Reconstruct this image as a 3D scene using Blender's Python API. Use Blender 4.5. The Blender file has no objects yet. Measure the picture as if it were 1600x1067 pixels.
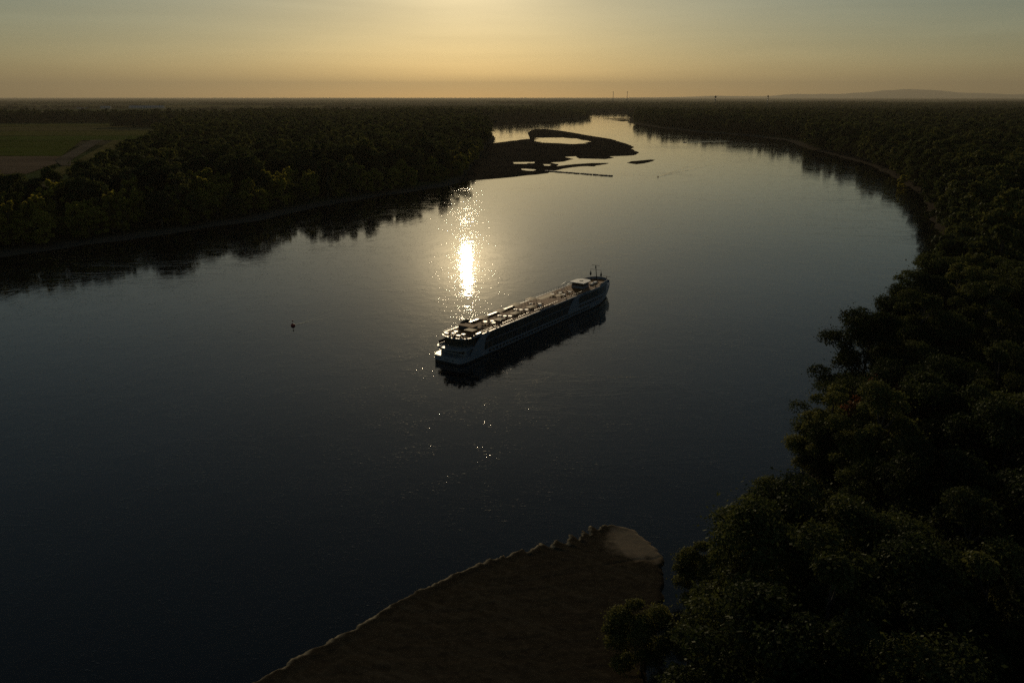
import bpy, math, random
import numpy as np
from mathutils import Vector, Matrix

# ------------------------------------------------------------------ camera, sky, sun, exposure
scene = bpy.context.scene
root_col = scene.collection
R = math.radians
CAM_H = 85.0
SUN_AZ, SUN_EL = R(-3.3), R(11.6)          # azimuth from +Y towards +X

cam_d = bpy.data.cameras.new('camera')
cam = bpy.data.objects.new('camera', cam_d)
root_col.objects.link(cam)
cam.location = (0, 0, CAM_H)
cam.rotation_euler = (R(90 - 17.05), 0, 0)
cam_d.sensor_width = 36.0
cam_d.lens = 36.0 * 1244 / 1600
cam_d.clip_start = 1.0
cam_d.clip_end = 150000.0
scene.camera = cam

SUN_DIR = Vector((math.sin(SUN_AZ) * math.cos(SUN_EL), math.cos(SUN_AZ) * math.cos(SUN_EL), math.sin(SUN_EL)))
world = bpy.data.worlds.new('World')
scene.world = world
world.use_nodes = True
wt = world.node_tree
bg = wt.nodes['Background']
sky = wt.nodes.new('ShaderNodeTexSky')
sky.sky_type = 'NISHITA'
sky.sun_disc = False
sky.sun_elevation = SUN_EL
sky.sun_rotation = SUN_AZ
sky.altitude = 100
sky.air_density = 1.0
sky.dust_density = 0.42
sky.ozone_density = 2.0
tint = wt.nodes.new('ShaderNodeMix')
tint.data_type = 'RGBA'
tint.blend_type = 'MULTIPLY'
tint.inputs[0].default_value = 1.0
tint.inputs[7].default_value = (1.0, 0.952, 0.785, 1)
wt.links.new(sky.outputs[0], tint.inputs[6])
# bright aureole of the low sun in the haze, centred on the sun
wtc = wt.nodes.new('ShaderNodeTexCoord')
wdot = wt.nodes.new('ShaderNodeVectorMath'); wdot.operation = 'DOT_PRODUCT'
wdot.inputs[1].default_value = SUN_DIR
wt.links.new(wtc.outputs['Generated'], wdot.inputs[0])
wac = wt.nodes.new('ShaderNodeMath'); wac.operation = 'ARCCOSINE'; wac.use_clamp = False
wt.links.new(wdot.outputs['Value'], wac.inputs[0])
wml = wt.nodes.new('ShaderNodeMath'); wml.operation = 'MULTIPLY'
wml.inputs[1].default_value = -1.0 / R(1.75)
wt.links.new(wac.outputs[0], wml.inputs[0])
wex = wt.nodes.new('ShaderNodeMath'); wex.operation = 'EXPONENT'
wt.links.new(wml.outputs[0], wex.inputs[0])
wsc = wt.nodes.new('ShaderNodeVectorMath'); wsc.operation = 'SCALE'
wsc.inputs[0].default_value = (135.0, 104.0, 58.0)
wt.links.new(wex.outputs[0], wsc.inputs['Scale'])
wad = wt.nodes.new('ShaderNodeVectorMath'); wad.operation = 'ADD'
wt.links.new(tint.outputs[2], wad.inputs[0])
wt.links.new(wsc.outputs[0], wad.inputs[1])
# faint streaks of thin high cloud
wmp = wt.nodes.new('ShaderNodeMapping')
wmp.inputs['Scale'].default_value = (1.6, 1.6, 22.0)
wmp.inputs['Rotation'].default_value = (0.03, 0.05, 0.0)
wt.links.new(wtc.outputs['Generated'], wmp.inputs[0])
wno = wt.nodes.new('ShaderNodeTexNoise')
wno.inputs['Scale'].default_value = 2.2
wno.inputs['Detail'].default_value = 7
wno.inputs['Distortion'].default_value = 0.5
wt.links.new(wmp.outputs[0], wno.inputs['Vector'])
wcr = wt.nodes.new('ShaderNodeMapRange')
wcr.inputs['From Min'].default_value = 0.35
wcr.inputs['From Max'].default_value = 0.75
wcr.inputs['To Min'].default_value = 0.97
wcr.inputs['To Max'].default_value = 1.09
wt.links.new(wno.outputs['Fac'], wcr.inputs['Value'])
wsk = wt.nodes.new('ShaderNodeVectorMath'); wsk.operation = 'SCALE'
wt.links.new(wad.outputs[0], wsk.inputs[0])
wt.links.new(wcr.outputs[0], wsk.inputs['Scale'])
wt.links.new(wsk.outputs[0], bg.inputs[0])
bg.inputs[1].default_value = 0.05

sun_d = bpy.data.lights.new('sun', 'SUN')
sun_d.energy = 2.0
sun_d.angle = R(0.53)
sun_d.color = (1.0, 0.80, 0.52)
sun = bpy.data.objects.new('sun', sun_d)
root_col.objects.link(sun)
sun.rotation_euler = SUN_DIR.to_track_quat('Z', 'Y').to_euler()

vs = scene.view_settings
vs.view_transform = 'Standard'
vs.look = 'None'
vs.exposure = -0.45
vs.gamma = 1.0
scene.cycles.use_denoising = False
scene.cycles.max_bounces = 6
scene.cycles.diffuse_bounces = 2
scene.cycles.glossy_bounces = 3
scene.cycles.transmission_bounces = 4
scene.cycles.transparent_max_bounces = 8
scene.cycles.volume_bounces = 0
scene.cycles.sample_clamp_indirect = 3.0
scene.cycles.sample_clamp_direct = 60.0

rng = np.random.default_rng(11)
random.seed(5)

# ------------------------------------------------------------------ helpers
def new_mat(name):
    m = bpy.data.materials.new(name)
    m.use_nodes = True
    nt = m.node_tree
    for n in list(nt.nodes):
        nt.nodes.remove(n)
    out = nt.nodes.new('ShaderNodeOutputMaterial')
    return m, nt, out

def N(nt, typ, **kw):
    n = nt.nodes.new(typ)
    for k, v in kw.items():
        setattr(n, k, v)
    return n

def paint(name, col, rough=0.5, var=0.12, scale=1.5, metallic=0.0, spec=0.5, bump=0.0):
    """plain surface with a little wear: colour varied by noise"""
    m, nt, out = new_mat(name)
    p = N(nt, 'ShaderNodeBsdfPrincipled')
    tc = N(nt, 'ShaderNodeTexCoord')
    no = N(nt, 'ShaderNodeTexNoise')
    no.inputs['Scale'].default_value = scale
    no.inputs['Detail'].default_value = 5
    cr = N(nt, 'ShaderNodeValToRGB')
    c0 = tuple(max(0, c * (1 - var)) for c in col)
    c1 = tuple(min(1, c * (1 + var)) for c in col)
    cr.color_ramp.elements[0].color = (*c0, 1)
    cr.color_ramp.elements[1].color = (*c1, 1)
    cr.color_ramp.elements[0].position = 0.3
    cr.color_ramp.elements[1].position = 0.7
    nt.links.new(tc.outputs['Object'], no.inputs['Vector'])
    nt.links.new(no.outputs['Fac'], cr.inputs[0])
    nt.links.new(cr.outputs[0], p.inputs['Base Color'])
    p.inputs['Roughness'].default_value = rough
    p.inputs['Metallic'].default_value = metallic
    p.inputs['Specular IOR Level'].default_value = spec
    if bump:
        b = N(nt, 'ShaderNodeBump')
        b.inputs['Strength'].default_value = bump
        b.inputs['Distance'].default_value = 0.1
        nt.links.new(no.outputs['Fac'], b.inputs['Height'])
        nt.links.new(b.outputs[0], p.inputs['Normal'])
    nt.links.new(p.outputs[0], out.inputs[0])
    return m

def mesh_np(name, verts, quads=None, tris=None, mats=(), mat_idx=None, smooth=False):
    me = bpy.data.meshes.new(name)
    verts = np.asarray(verts, dtype=np.float32)
    me.vertices.add(len(verts))
    me.vertices.foreach_set('co', verts.ravel())
    loops, starts, totals = [], [], []
    n = 0
    if quads is not None and len(quads):
        q = np.asarray(quads, dtype=np.int32)
        loops.append(q.ravel())
        starts.append(np.arange(len(q)) * 4)
        totals.append(np.full(len(q), 4))
        n = q.size
    if tris is not None and len(tris):
        t = np.asarray(tris, dtype=np.int32)
        loops.append(t.ravel())
        starts.append(n + np.arange(len(t)) * 3)
        totals.append(np.full(len(t), 3))
    L = np.concatenate(loops).astype(np.int32)
    S = np.concatenate(starts).astype(np.int32)
    T = np.concatenate(totals).astype(np.int32)
    me.loops.add(len(L))
    me.loops.foreach_set('vertex_index', L)
    me.polygons.add(len(S))
    me.polygons.foreach_set('loop_start', S)
    me.polygons.foreach_set('loop_total', T)
    for m in mats:
        me.materials.append(m)
    if mat_idx is not None:
        me.polygons.foreach_set('material_index', np.asarray(mat_idx, dtype=np.int32))
    if smooth:
        me.polygons.foreach_set('use_smooth', np.ones(len(S), dtype=bool))
    me.update(calc_edges=True)
    me.validate()
    return me

class MB:
    """collects shapes for ONE mesh object"""
    def __init__(self):
        self.v, self.f = [], []
    def add(self, verts, faces):
        o = len(self.v)
        self.v += [tuple(p) for p in verts]
        self.f += [tuple(i + o for i in f) for f in faces]
    def box(self, x0, x1, y0, y1, z0, z1):
        self.add([(x0, y0, z0), (x1, y0, z0), (x1, y1, z0), (x0, y1, z0), (x0, y0, z1), (x1, y0, z1), (x1, y1, z1), (x0, y1, z1)],
                 [(0, 3, 2, 1), (4, 5, 6, 7), (0, 1, 5, 4), (1, 2, 6, 5), (2, 3, 7, 6), (3, 0, 4, 7)])
    def prism(self, poly, lift):
        """closed polygon of 3D points extruded by the vector lift"""
        n = len(poly)
        a = [Vector(p) for p in poly]
        b = [p + Vector(lift) for p in a]
        self.add(a + b, [tuple(range(n))[::-1], tuple(range(n, 2 * n))] +
                 [(i, (i + 1) % n, n + (i + 1) % n, n + i) for i in range(n)])
    def tube(self, p0, p1, r0, r1=None, n=6, caps=True):
        r1 = r0 if r1 is None else r1
        p0, p1 = Vector(p0), Vector(p1)
        d = (p1 - p0).normalized()
        u = d.orthogonal().normalized()
        w = d.cross(u)
        ring = lambda c, r: [c + (u * math.cos(2 * math.pi * k / n) + w * math.sin(2 * math.pi * k / n)) * r for k in range(n)]
        fs = [(k, (k + 1) % n, n + (k + 1) % n, n + k) for k in range(n)]
        if caps:
            fs += [tuple(range(n))[::-1], tuple(range(n, 2 * n))]
        self.add(ring(p0, r0) + ring(p1, r1), fs)
    def path(self, pts, r, n=5):
        for a, b in zip(pts[:-1], pts[1:]):
            self.tube(a, b, r, n=n)
    def lathe(self, prof, n=14, c=(0, 0, 0)):
        o = []
        for r, z in prof:
            o += [(c[0] + r * math.cos(2 * math.pi * k / n), c[1] + r * math.sin(2 * math.pi * k / n), c[2] + z) for k in range(n)]
        fs = []
        for j in range(len(prof) - 1):
            fs += [(j * n + k, j * n + (k + 1) % n, (j + 1) * n + (k + 1) % n, (j + 1) * n + k) for k in range(n)]
        fs.append(tuple(range(n))[::-1])
        fs.append(tuple((len(prof) - 1) * n + k for k in range(n)))
        self.add(o, fs)
    def mesh(self, name, mat, smooth=False):
        me = bpy.data.meshes.new(name)
        me.from_pydata(self.v, [], self.f)
        for m in (mat if isinstance(mat, (list, tuple)) else [mat]):
            me.materials.append(m)
        if smooth:
            me.polygons.foreach_set('use_smooth', [True] * len(me.polygons))
        me.update()
        return me

def link(name, me, parent=None, loc=(0, 0, 0), rz=0.0, scale=None):
    o = bpy.data.objects.new(name, me)
    root_col.objects.link(o)
    o.location = loc
    o.rotation_euler = (0, 0, rz)
    if scale is not None:
        o.scale = scale
    if parent:
        o.parent = parent
    return o

def tag(o, label=None, cat=None, group=None, kind=None):
    if label: o['label'] = label
    if cat: o['category'] = cat
    if group: o['group'] = group
    if kind: o['kind'] = kind
    return o

def sdf(poly, P):
    """signed distance (positive inside) of points P (n,2) to a polygon"""
    poly = np.asarray(poly, float)
    d2 = np.full(len(P), 1e30)
    inside = np.zeros(len(P), bool)
    for a, b in zip(poly, np.roll(poly, -1, 0)):
        e = b - a
        w = P - a
        t = np.clip((w @ e) / max(e @ e, 1e-9), 0, 1)
        q = w - t[:, None] * e
        d2 = np.minimum(d2, (q * q).sum(1))
        c = ((a[1] > P[:, 1]) != (b[1] > P[:, 1]))
        if abs(e[1]) > 1e-9:
            xi = a[0] + (P[:, 1] - a[1]) * e[0] / e[1]
            inside ^= c & (P[:, 0] < xi)
    return np.sqrt(d2) * np.where(inside, 1, -1)

def vnoise(P, scale, seed=0):
    """cheap smooth value noise in 2D, about -1..1"""
    r = np.random.default_rng(seed)
    T = r.uniform(-1, 1, (64, 64))
    q = P / scale
    i = np.floor(q).astype(int)
    f = q - i
    f = f * f * (3 - 2 * f)
    a = T[i[:, 0] % 64, i[:, 1] % 64]; b = T[(i[:, 0] + 1) % 64, i[:, 1] % 64]
    c = T[i[:, 0] % 64, (i[:, 1] + 1) % 64]; d = T[(i[:, 0] + 1) % 64, (i[:, 1] + 1) % 64]
    return (a * (1 - f[:, 0]) + b * f[:, 0]) * (1 - f[:, 1]) + (c * (1 - f[:, 0]) + d * f[:, 0]) * f[:, 1]

def smooth_closed(poly, it=1):
    p = np.asarray(poly, float)
    for _ in range(it):
        q = np.roll(p, -1, 0)
        p = np.stack([0.75 * p + 0.25 * q, 0.25 * p + 0.75 * q], 1).reshape(-1, 2)
    return p

def grid_mesh(name, xs, ys, zf, mats, keep=None, smooth=True, rim=None):
    X, Y = np.meshgrid(xs, ys)
    P = np.stack([X.ravel(), Y.ravel()], 1)
    Z = zf(P)
    nx, ny = len(xs), len(ys)
    idx = np.arange(nx * ny).reshape(ny, nx)
    q = np.stack([idx[:-1, :-1], idx[:-1, 1:], idx[1:, 1:], idx[1:, :-1]], -1).reshape(-1, 4)
    if keep is not None:
        k = keep(P, Z)
        q = q[k[q].any(1)]
        used = np.unique(q)
        remap = np.full(nx * ny, -1)
        remap[used] = np.arange(len(used))
        q = remap[q]
        P, Z = P[used], Z[used]
    me = mesh_np(name, np.column_stack([P, Z]), quads=q, mats=mats, smooth=smooth)
    if rim is not None:
        at = me.attributes.new('rim', 'FLOAT', 'POINT')
        at.data.foreach_set('value', rim(P).astype(np.float32))
    return me

# ------------------------------------------------------------------ materials
def foliage(name, cols, trans=0.3):
    m, nt, out = new_mat(name)
    oi = N(nt, 'ShaderNodeObjectInfo')
    tc = N(nt, 'ShaderNodeTexCoord')
    no = N(nt, 'ShaderNodeTexNoise')
    no.inputs['Scale'].default_value = 0.45
    no.inputs['Detail'].default_value = 4
    ad = N(nt, 'ShaderNodeMath', operation='MULTIPLY_ADD')
    ad.inputs[1].default_value = 0.6
    ad2 = N(nt, 'ShaderNodeMath', operation='MULTIPLY_ADD')
    ad2.inputs[1].default_value = 0.9
    ad2.inputs[2].default_value = -0.28
    cr = N(nt, 'ShaderNodeValToRGB')
    els = cr.color_ramp.elements
    while len(els) < len(cols):
        els.new(0.5)
    for k, c in enumerate(cols):
        els[k].position = 0.08 + 0.84 * k / (len(cols) - 1)
        els[k].color = (*c, 1)
    nt.links.new(tc.outputs['Object'], no.inputs['Vector'])
    nt.links.new(no.outputs['Fac'], ad2.inputs[0])
    nt.links.new(oi.outputs['Random'], ad.inputs[0])
    nt.links.new(ad2.outputs[0], ad.inputs[2])
    nt.links.new(ad.outputs[0], cr.inputs[0])
    df = N(nt, 'ShaderNodeBsdfDiffuse')
    tr = N(nt, 'ShaderNodeBsdfTranslucent')
    mx = N(nt, 'ShaderNodeMixShader')
    mx.inputs[0].default_value = trans
    nt.links.new(cr.outputs[0], df.inputs[0])
    nt.links.new(cr.outputs[0], tr.inputs[0])
    nt.links.new(df.outputs[0], mx.inputs[1])
    nt.links.new(tr.outputs[0], mx.inputs[2])
    gs = N(nt, 'ShaderNodeBsdfGlossy')
    gs.inputs['Roughness'].default_value = 0.5
    gs.inputs['Color'].default_value = (0.9, 0.95, 0.8, 1)
    m2 = N(nt, 'ShaderNodeMixShader')
    m2.inputs[0].default_value = 0.012
    nt.links.new(mx.outputs[0], m2.inputs[1])
    nt.links.new(gs.outputs[0], m2.inputs[2])
    nt.links.new(m2.outputs[0], out.inputs[0])
    return m

M = {}
M['leaf_dark'] = foliage('leaf_dark', [(0.015, 0.020, 0.007), (0.040, 0.050, 0.015), (0.10, 0.105, 0.028)], 0.48)
M['leaf_olive'] = foliage('leaf_olive', [(0.032, 0.038, 0.012), (0.080, 0.086, 0.024), (0.16, 0.15, 0.038)], 0.48)
M['leaf_yellow'] = foliage('leaf_yellow', [(0.20, 0.175, 0.026), (0.29, 0.25, 0.036), (0.38, 0.32, 0.048)], 0.6)
M['leaf_rust'] = foliage('leaf_rust', [(0.20, 0.075, 0.028), (0.26, 0.10, 0.035), (0.32, 0.13, 0.04)])
M['bark'] = paint('bark', (0.07, 0.055, 0.04), 0.9, 0.3, 3.0)
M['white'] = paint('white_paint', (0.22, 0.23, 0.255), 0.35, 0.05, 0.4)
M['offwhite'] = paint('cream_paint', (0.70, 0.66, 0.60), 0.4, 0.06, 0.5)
M['black'] = paint('black_paint', (0.02, 0.02, 0.022), 0.5, 0.2)
M['darkgrey'] = paint('dark_grey_metal', (0.06, 0.06, 0.065), 0.45, 0.2)
M['chrome'] = paint('steel_rail', (0.45, 0.45, 0.44), 0.35, 0.1, metallic=0.8)
M['navy'] = paint('navy_lettering', (0.02, 0.03, 0.10), 0.5, 0.1)
M['canvas'] = paint('tan_canvas', (0.55, 0.35, 0.14), 0.7, 0.12, 0.8)
M['teak'] = paint('teak_deck', (0.27, 0.105, 0.024), 0.75, 0.25, 1.2, spec=0.15)
M['chair'] = paint('dark_wicker', (0.05, 0.035, 0.025), 0.6, 0.3, 6)
M['red'] = paint('red_paint', (0.25, 0.03, 0.02), 0.5, 0.2)
M['stone'] = paint('wet_stone', (0.10, 0.09, 0.08), 0.6, 0.3, 0.8)
M['concrete'] = paint('concrete', (0.32, 0.31, 0.29), 0.8, 0.1, 0.05)
M['roof'] = paint('red_roof_tile', (0.20, 0.08, 0.05), 0.8, 0.2, 0.3)
M['skin'] = paint('skin', (0.45, 0.28, 0.20), 0.6, 0.05)

def glass_mat():
    m, nt, out = new_mat('tinted_glass')
    p = N(nt, 'ShaderNodeBsdfPrincipled')
    p.inputs['Base Color'].default_value = (0.012, 0.014, 0.018, 1)
    p.inputs['Roughness'].default_value = 0.06
    p.inputs['IOR'].default_value = 1.5
    oi = N(nt, 'ShaderNodeObjectInfo')
    cr = N(nt, 'ShaderNodeValToRGB')
    cr.color_ramp.elements[0].color = (0.010, 0.012, 0.016, 1)
    cr.color_ramp.elements[1].color = (0.055, 0.045, 0.030, 1)
    nt.links.new(oi.outputs['Random'], cr.inputs[0])
    nt.links.new(cr.outputs[0], p.inputs['Base Color'])
    nt.links.new(p.outputs[0], out.inputs[0])
    return m
M['glass'] = glass_mat()

def ground_mat():
    m, nt, out = new_mat('land')
    p = N(nt, 'ShaderNodeBsdfPrincipled')
    p.inputs['Roughness'].default_value = 0.95
    p.inputs['Specular IOR Level'].default_value = 0.0
    geo = N(nt, 'ShaderNodeNewGeometry')
    sep = N(nt, 'ShaderNodeSeparateXYZ')
    nt.links.new(geo.outputs['Position'], sep.inputs[0])
    # patchwork of fields far out
    vo = N(nt, 'ShaderNodeTexVoronoi')
    mp = N(nt, 'ShaderNodeMapping')
    mp.inputs['Scale'].default_value = (0.0011, 0.0022, 0.001)
    mp.inputs['Rotation'].default_value = (0, 0, 0.25)
    nt.links.new(geo.outputs['Position'], mp.inputs[0])
    nt.links.new(mp.outputs[0], vo.inputs['Vector'])
    vo.inputs['Scale'].default_value = 1.0
    vo.distance = 'CHEBYCHEV'
    sp = N(nt, 'ShaderNodeSeparateColor')
    nt.links.new(vo.outputs['Color'], sp.inputs[0])
    cr = N(nt, 'ShaderNodeValToRGB')
    e = cr.color_ramp.elements
    e[0].position, e[0].color = 0.0, (0.030, 0.036, 0.015, 1)
    e[1].position, e[1].color = 1.0, (0.17, 0.135, 0.085, 1)
    for pos, c in ((0.3, (0.050, 0.060, 0.024, 1)), (0.5, (0.10, 0.085, 0.05, 1)), (0.75, (0.065, 0.078, 0.03, 1))):
        x = e.new(pos); x.color = c
    cr.color_ramp.interpolation = 'CONSTANT'
    nt.links.new(sp.outputs[0], cr.inputs[0])
    no = N(nt, 'ShaderNodeTexNoise')
    no.inputs['Scale'].default_value = 0.05
    no.inputs['Detail'].default_value = 8
    nt.links.new(geo.outputs['Position'], no.inputs['Vector'])
    mul = N(nt, 'ShaderNodeMix', data_type='RGBA', blend_type='MULTIPLY')
    mul.inputs[0].default_value = 1.0
    cr2 = N(nt, 'ShaderNodeValToRGB')
    cr2.color_ramp.elements[0].color = (0.6, 0.6, 0.6, 1)
    cr2.color_ramp.elements[1].color = (1.25, 1.25, 1.2, 1)
    cr2.color_ramp.elements[0].position = 0.3
    cr2.color_ramp.elements[1].position = 0.7
    nt.links.new(no.outputs['Fac'], cr2.inputs[0])
    nt.links.new(cr.outputs[0], mul.inputs[6])
    nt.links.new(cr2.outputs[0], mul.inputs[7])
    # sandy/gravel shore low by the water
    mr = N(nt, 'ShaderNodeMapRange')
    mr.inputs['From Min'].default_value = 1.0
    mr.inputs['From Max'].default_value = 1.7
    nt.links.new(sep.outputs['Z'], mr.inputs['Value'])
    mx = N(nt, 'ShaderNodeMix', data_type='RGBA')
    mx.inputs[6].default_value = (0.085, 0.070, 0.052, 1)
    nt.links.new(mr.outputs[0], mx.inputs[0])
    nt.links.new(mul.outputs[2], mx.inputs[7])
    nt.links.new(mx.outputs[2], p.inputs['Base Color'])
    nt.links.new(p.outputs[0], out.inputs[0])
    return m
M['land'] = ground_mat()

def sand_mat(name, c_dark, c_light, pale=None, rough=0.5, nscale=0.15, bump=0.0):
    m, nt, out = new_mat(name)
    p = N(nt, 'ShaderNodeBsdfPrincipled')
    p.inputs['Roughness'].default_value = rough
    p.inputs['Specular IOR Level'].default_value = 0.0
    geo = N(nt, 'ShaderNodeNewGeometry')
    no = N(nt, 'ShaderNodeTexNoise')
    no.inputs['Scale'].default_value = nscale
    no.inputs['Detail'].default_value = 9
    no.inputs['Roughness'].default_value = 0.62
    no.inputs['Distortion'].default_value = 0.6
    nt.links.new(geo.outputs['Position'], no.inputs['Vector'])
    cr = N(nt, 'ShaderNodeValToRGB')
    cr.color_ramp.elements[0].position = 0.35
    cr.color_ramp.elements[1].position = 0.68
    cr.color_ramp.elements[0].color = (*c_dark, 1)
    cr.color_ramp.elements[1].color = (*c_light, 1)
    nt.links.new(no.outputs['Fac'], cr.inputs[0])
    col = cr.outputs[0]
    if pale:
        (cx, cy, rad), pc = pale
        vm = N(nt, 'ShaderNodeVectorMath', operation='DISTANCE')
        vm.inputs[1].default_value = (cx, cy, 0.2)
        nt.links.new(geo.outputs['Position'], vm.inputs[0])
        n2 = N(nt, 'ShaderNodeTexNoise')
        n2.inputs['Scale'].default_value = 0.45
        n2.inputs['Detail'].default_value = 6
        nt.links.new(geo.outputs['Position'], n2.inputs['Vector'])
        ma = N(nt, 'ShaderNodeMath', operation='MULTIPLY_ADD')
        ma.inputs[1].default_value = 7.0
        nt.links.new(n2.outputs['Fac'], ma.inputs[0])
        nt.links.new(vm.outputs['Value'], ma.inputs[2])
        mr = N(nt, 'ShaderNodeMapRange')
        mr.inputs['From Min'].default_value = rad + 3.5 - 2.0
        mr.inputs['From Max'].default_value = rad + 3.5 + 1.2
        nt.links.new(ma.outputs[0], mr.inputs['Value'])
        mx = N(nt, 'ShaderNodeMix', data_type='RGBA')
        mx.inputs[6].default_value = (*pc, 1)
        nt.links.new(mr.outputs[0], mx.inputs[0])
        nt.links.new(col, mx.inputs[7])
        col = mx.outputs[2]
    if pale:                                  # sunlit gleam of the wet outer edge painted as pale colour, plus sand streaks
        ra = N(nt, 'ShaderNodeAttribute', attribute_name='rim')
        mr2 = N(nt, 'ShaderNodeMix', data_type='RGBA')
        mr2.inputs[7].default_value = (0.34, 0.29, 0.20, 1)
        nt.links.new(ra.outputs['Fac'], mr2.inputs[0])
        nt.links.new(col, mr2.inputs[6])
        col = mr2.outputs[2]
    nt.links.new(col, p.inputs['Base Color'])
    if bump:
        b = N(nt, 'ShaderNodeBump')
        b.inputs['Strength'].default_value = bump
        b.inputs['Distance'].default_value = 0.15
        nt.links.new(no.outputs['Fac'], b.inputs['Height'])
        nt.links.new(b.outputs[0], p.inputs['Normal'])
    nt.links.new(p.outputs[0], out.inputs[0])
    return m
M['bar_sand'] = sand_mat('wet_river_sand', (0.022, 0.018, 0.014), (0.042, 0.035, 0.027), nscale=0.03, rough=1.0)
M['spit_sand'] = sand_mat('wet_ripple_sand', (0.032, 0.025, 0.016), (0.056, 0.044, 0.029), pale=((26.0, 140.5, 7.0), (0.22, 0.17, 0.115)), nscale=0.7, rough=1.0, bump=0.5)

def field(name, c, scale=0.02):
    m, nt, out = new_mat(name)
    p = N(nt, 'ShaderNodeBsdfPrincipled')
    p.inputs['Roughness'].default_value = 0.95
    p.inputs['Specular IOR Level'].default_value = 0.0
    geo = N(nt, 'ShaderNodeNewGeometry')
    mp = N(nt, 'ShaderNodeMapping')
    mp.inputs['Scale'].default_value = (0.25, 1.6, 1)
    mp.inputs['Rotation'].default_value = (0, 0, 0.1)
    no = N(nt, 'ShaderNodeTexNoise')
    no.inputs['Scale'].default_value = scale
    no.inputs['Detail'].default_value = 8
    nt.links.new(geo.outputs['Position'], mp.inputs[0])
    nt.links.new(mp.outputs[0], no.inputs['Vector'])
    cr = N(nt, 'ShaderNodeValToRGB')
    cr.color_ramp.elements[0].position = 0.32
    cr.color_ramp.elements[1].position = 0.7
    cr.color_ramp.elements[0].color = (*[x * 0.7 for x in c], 1)
    cr.color_ramp.elements[1].color = (*[x * 1.25 for x in c], 1)
    nt.links.new(no.outputs['Fac'], cr.inputs[0])
    nt.links.new(cr.outputs[0], p.inputs['Base Color'])
    nt.links.new(p.outputs[0], out.inputs[0])
    return m

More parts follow.
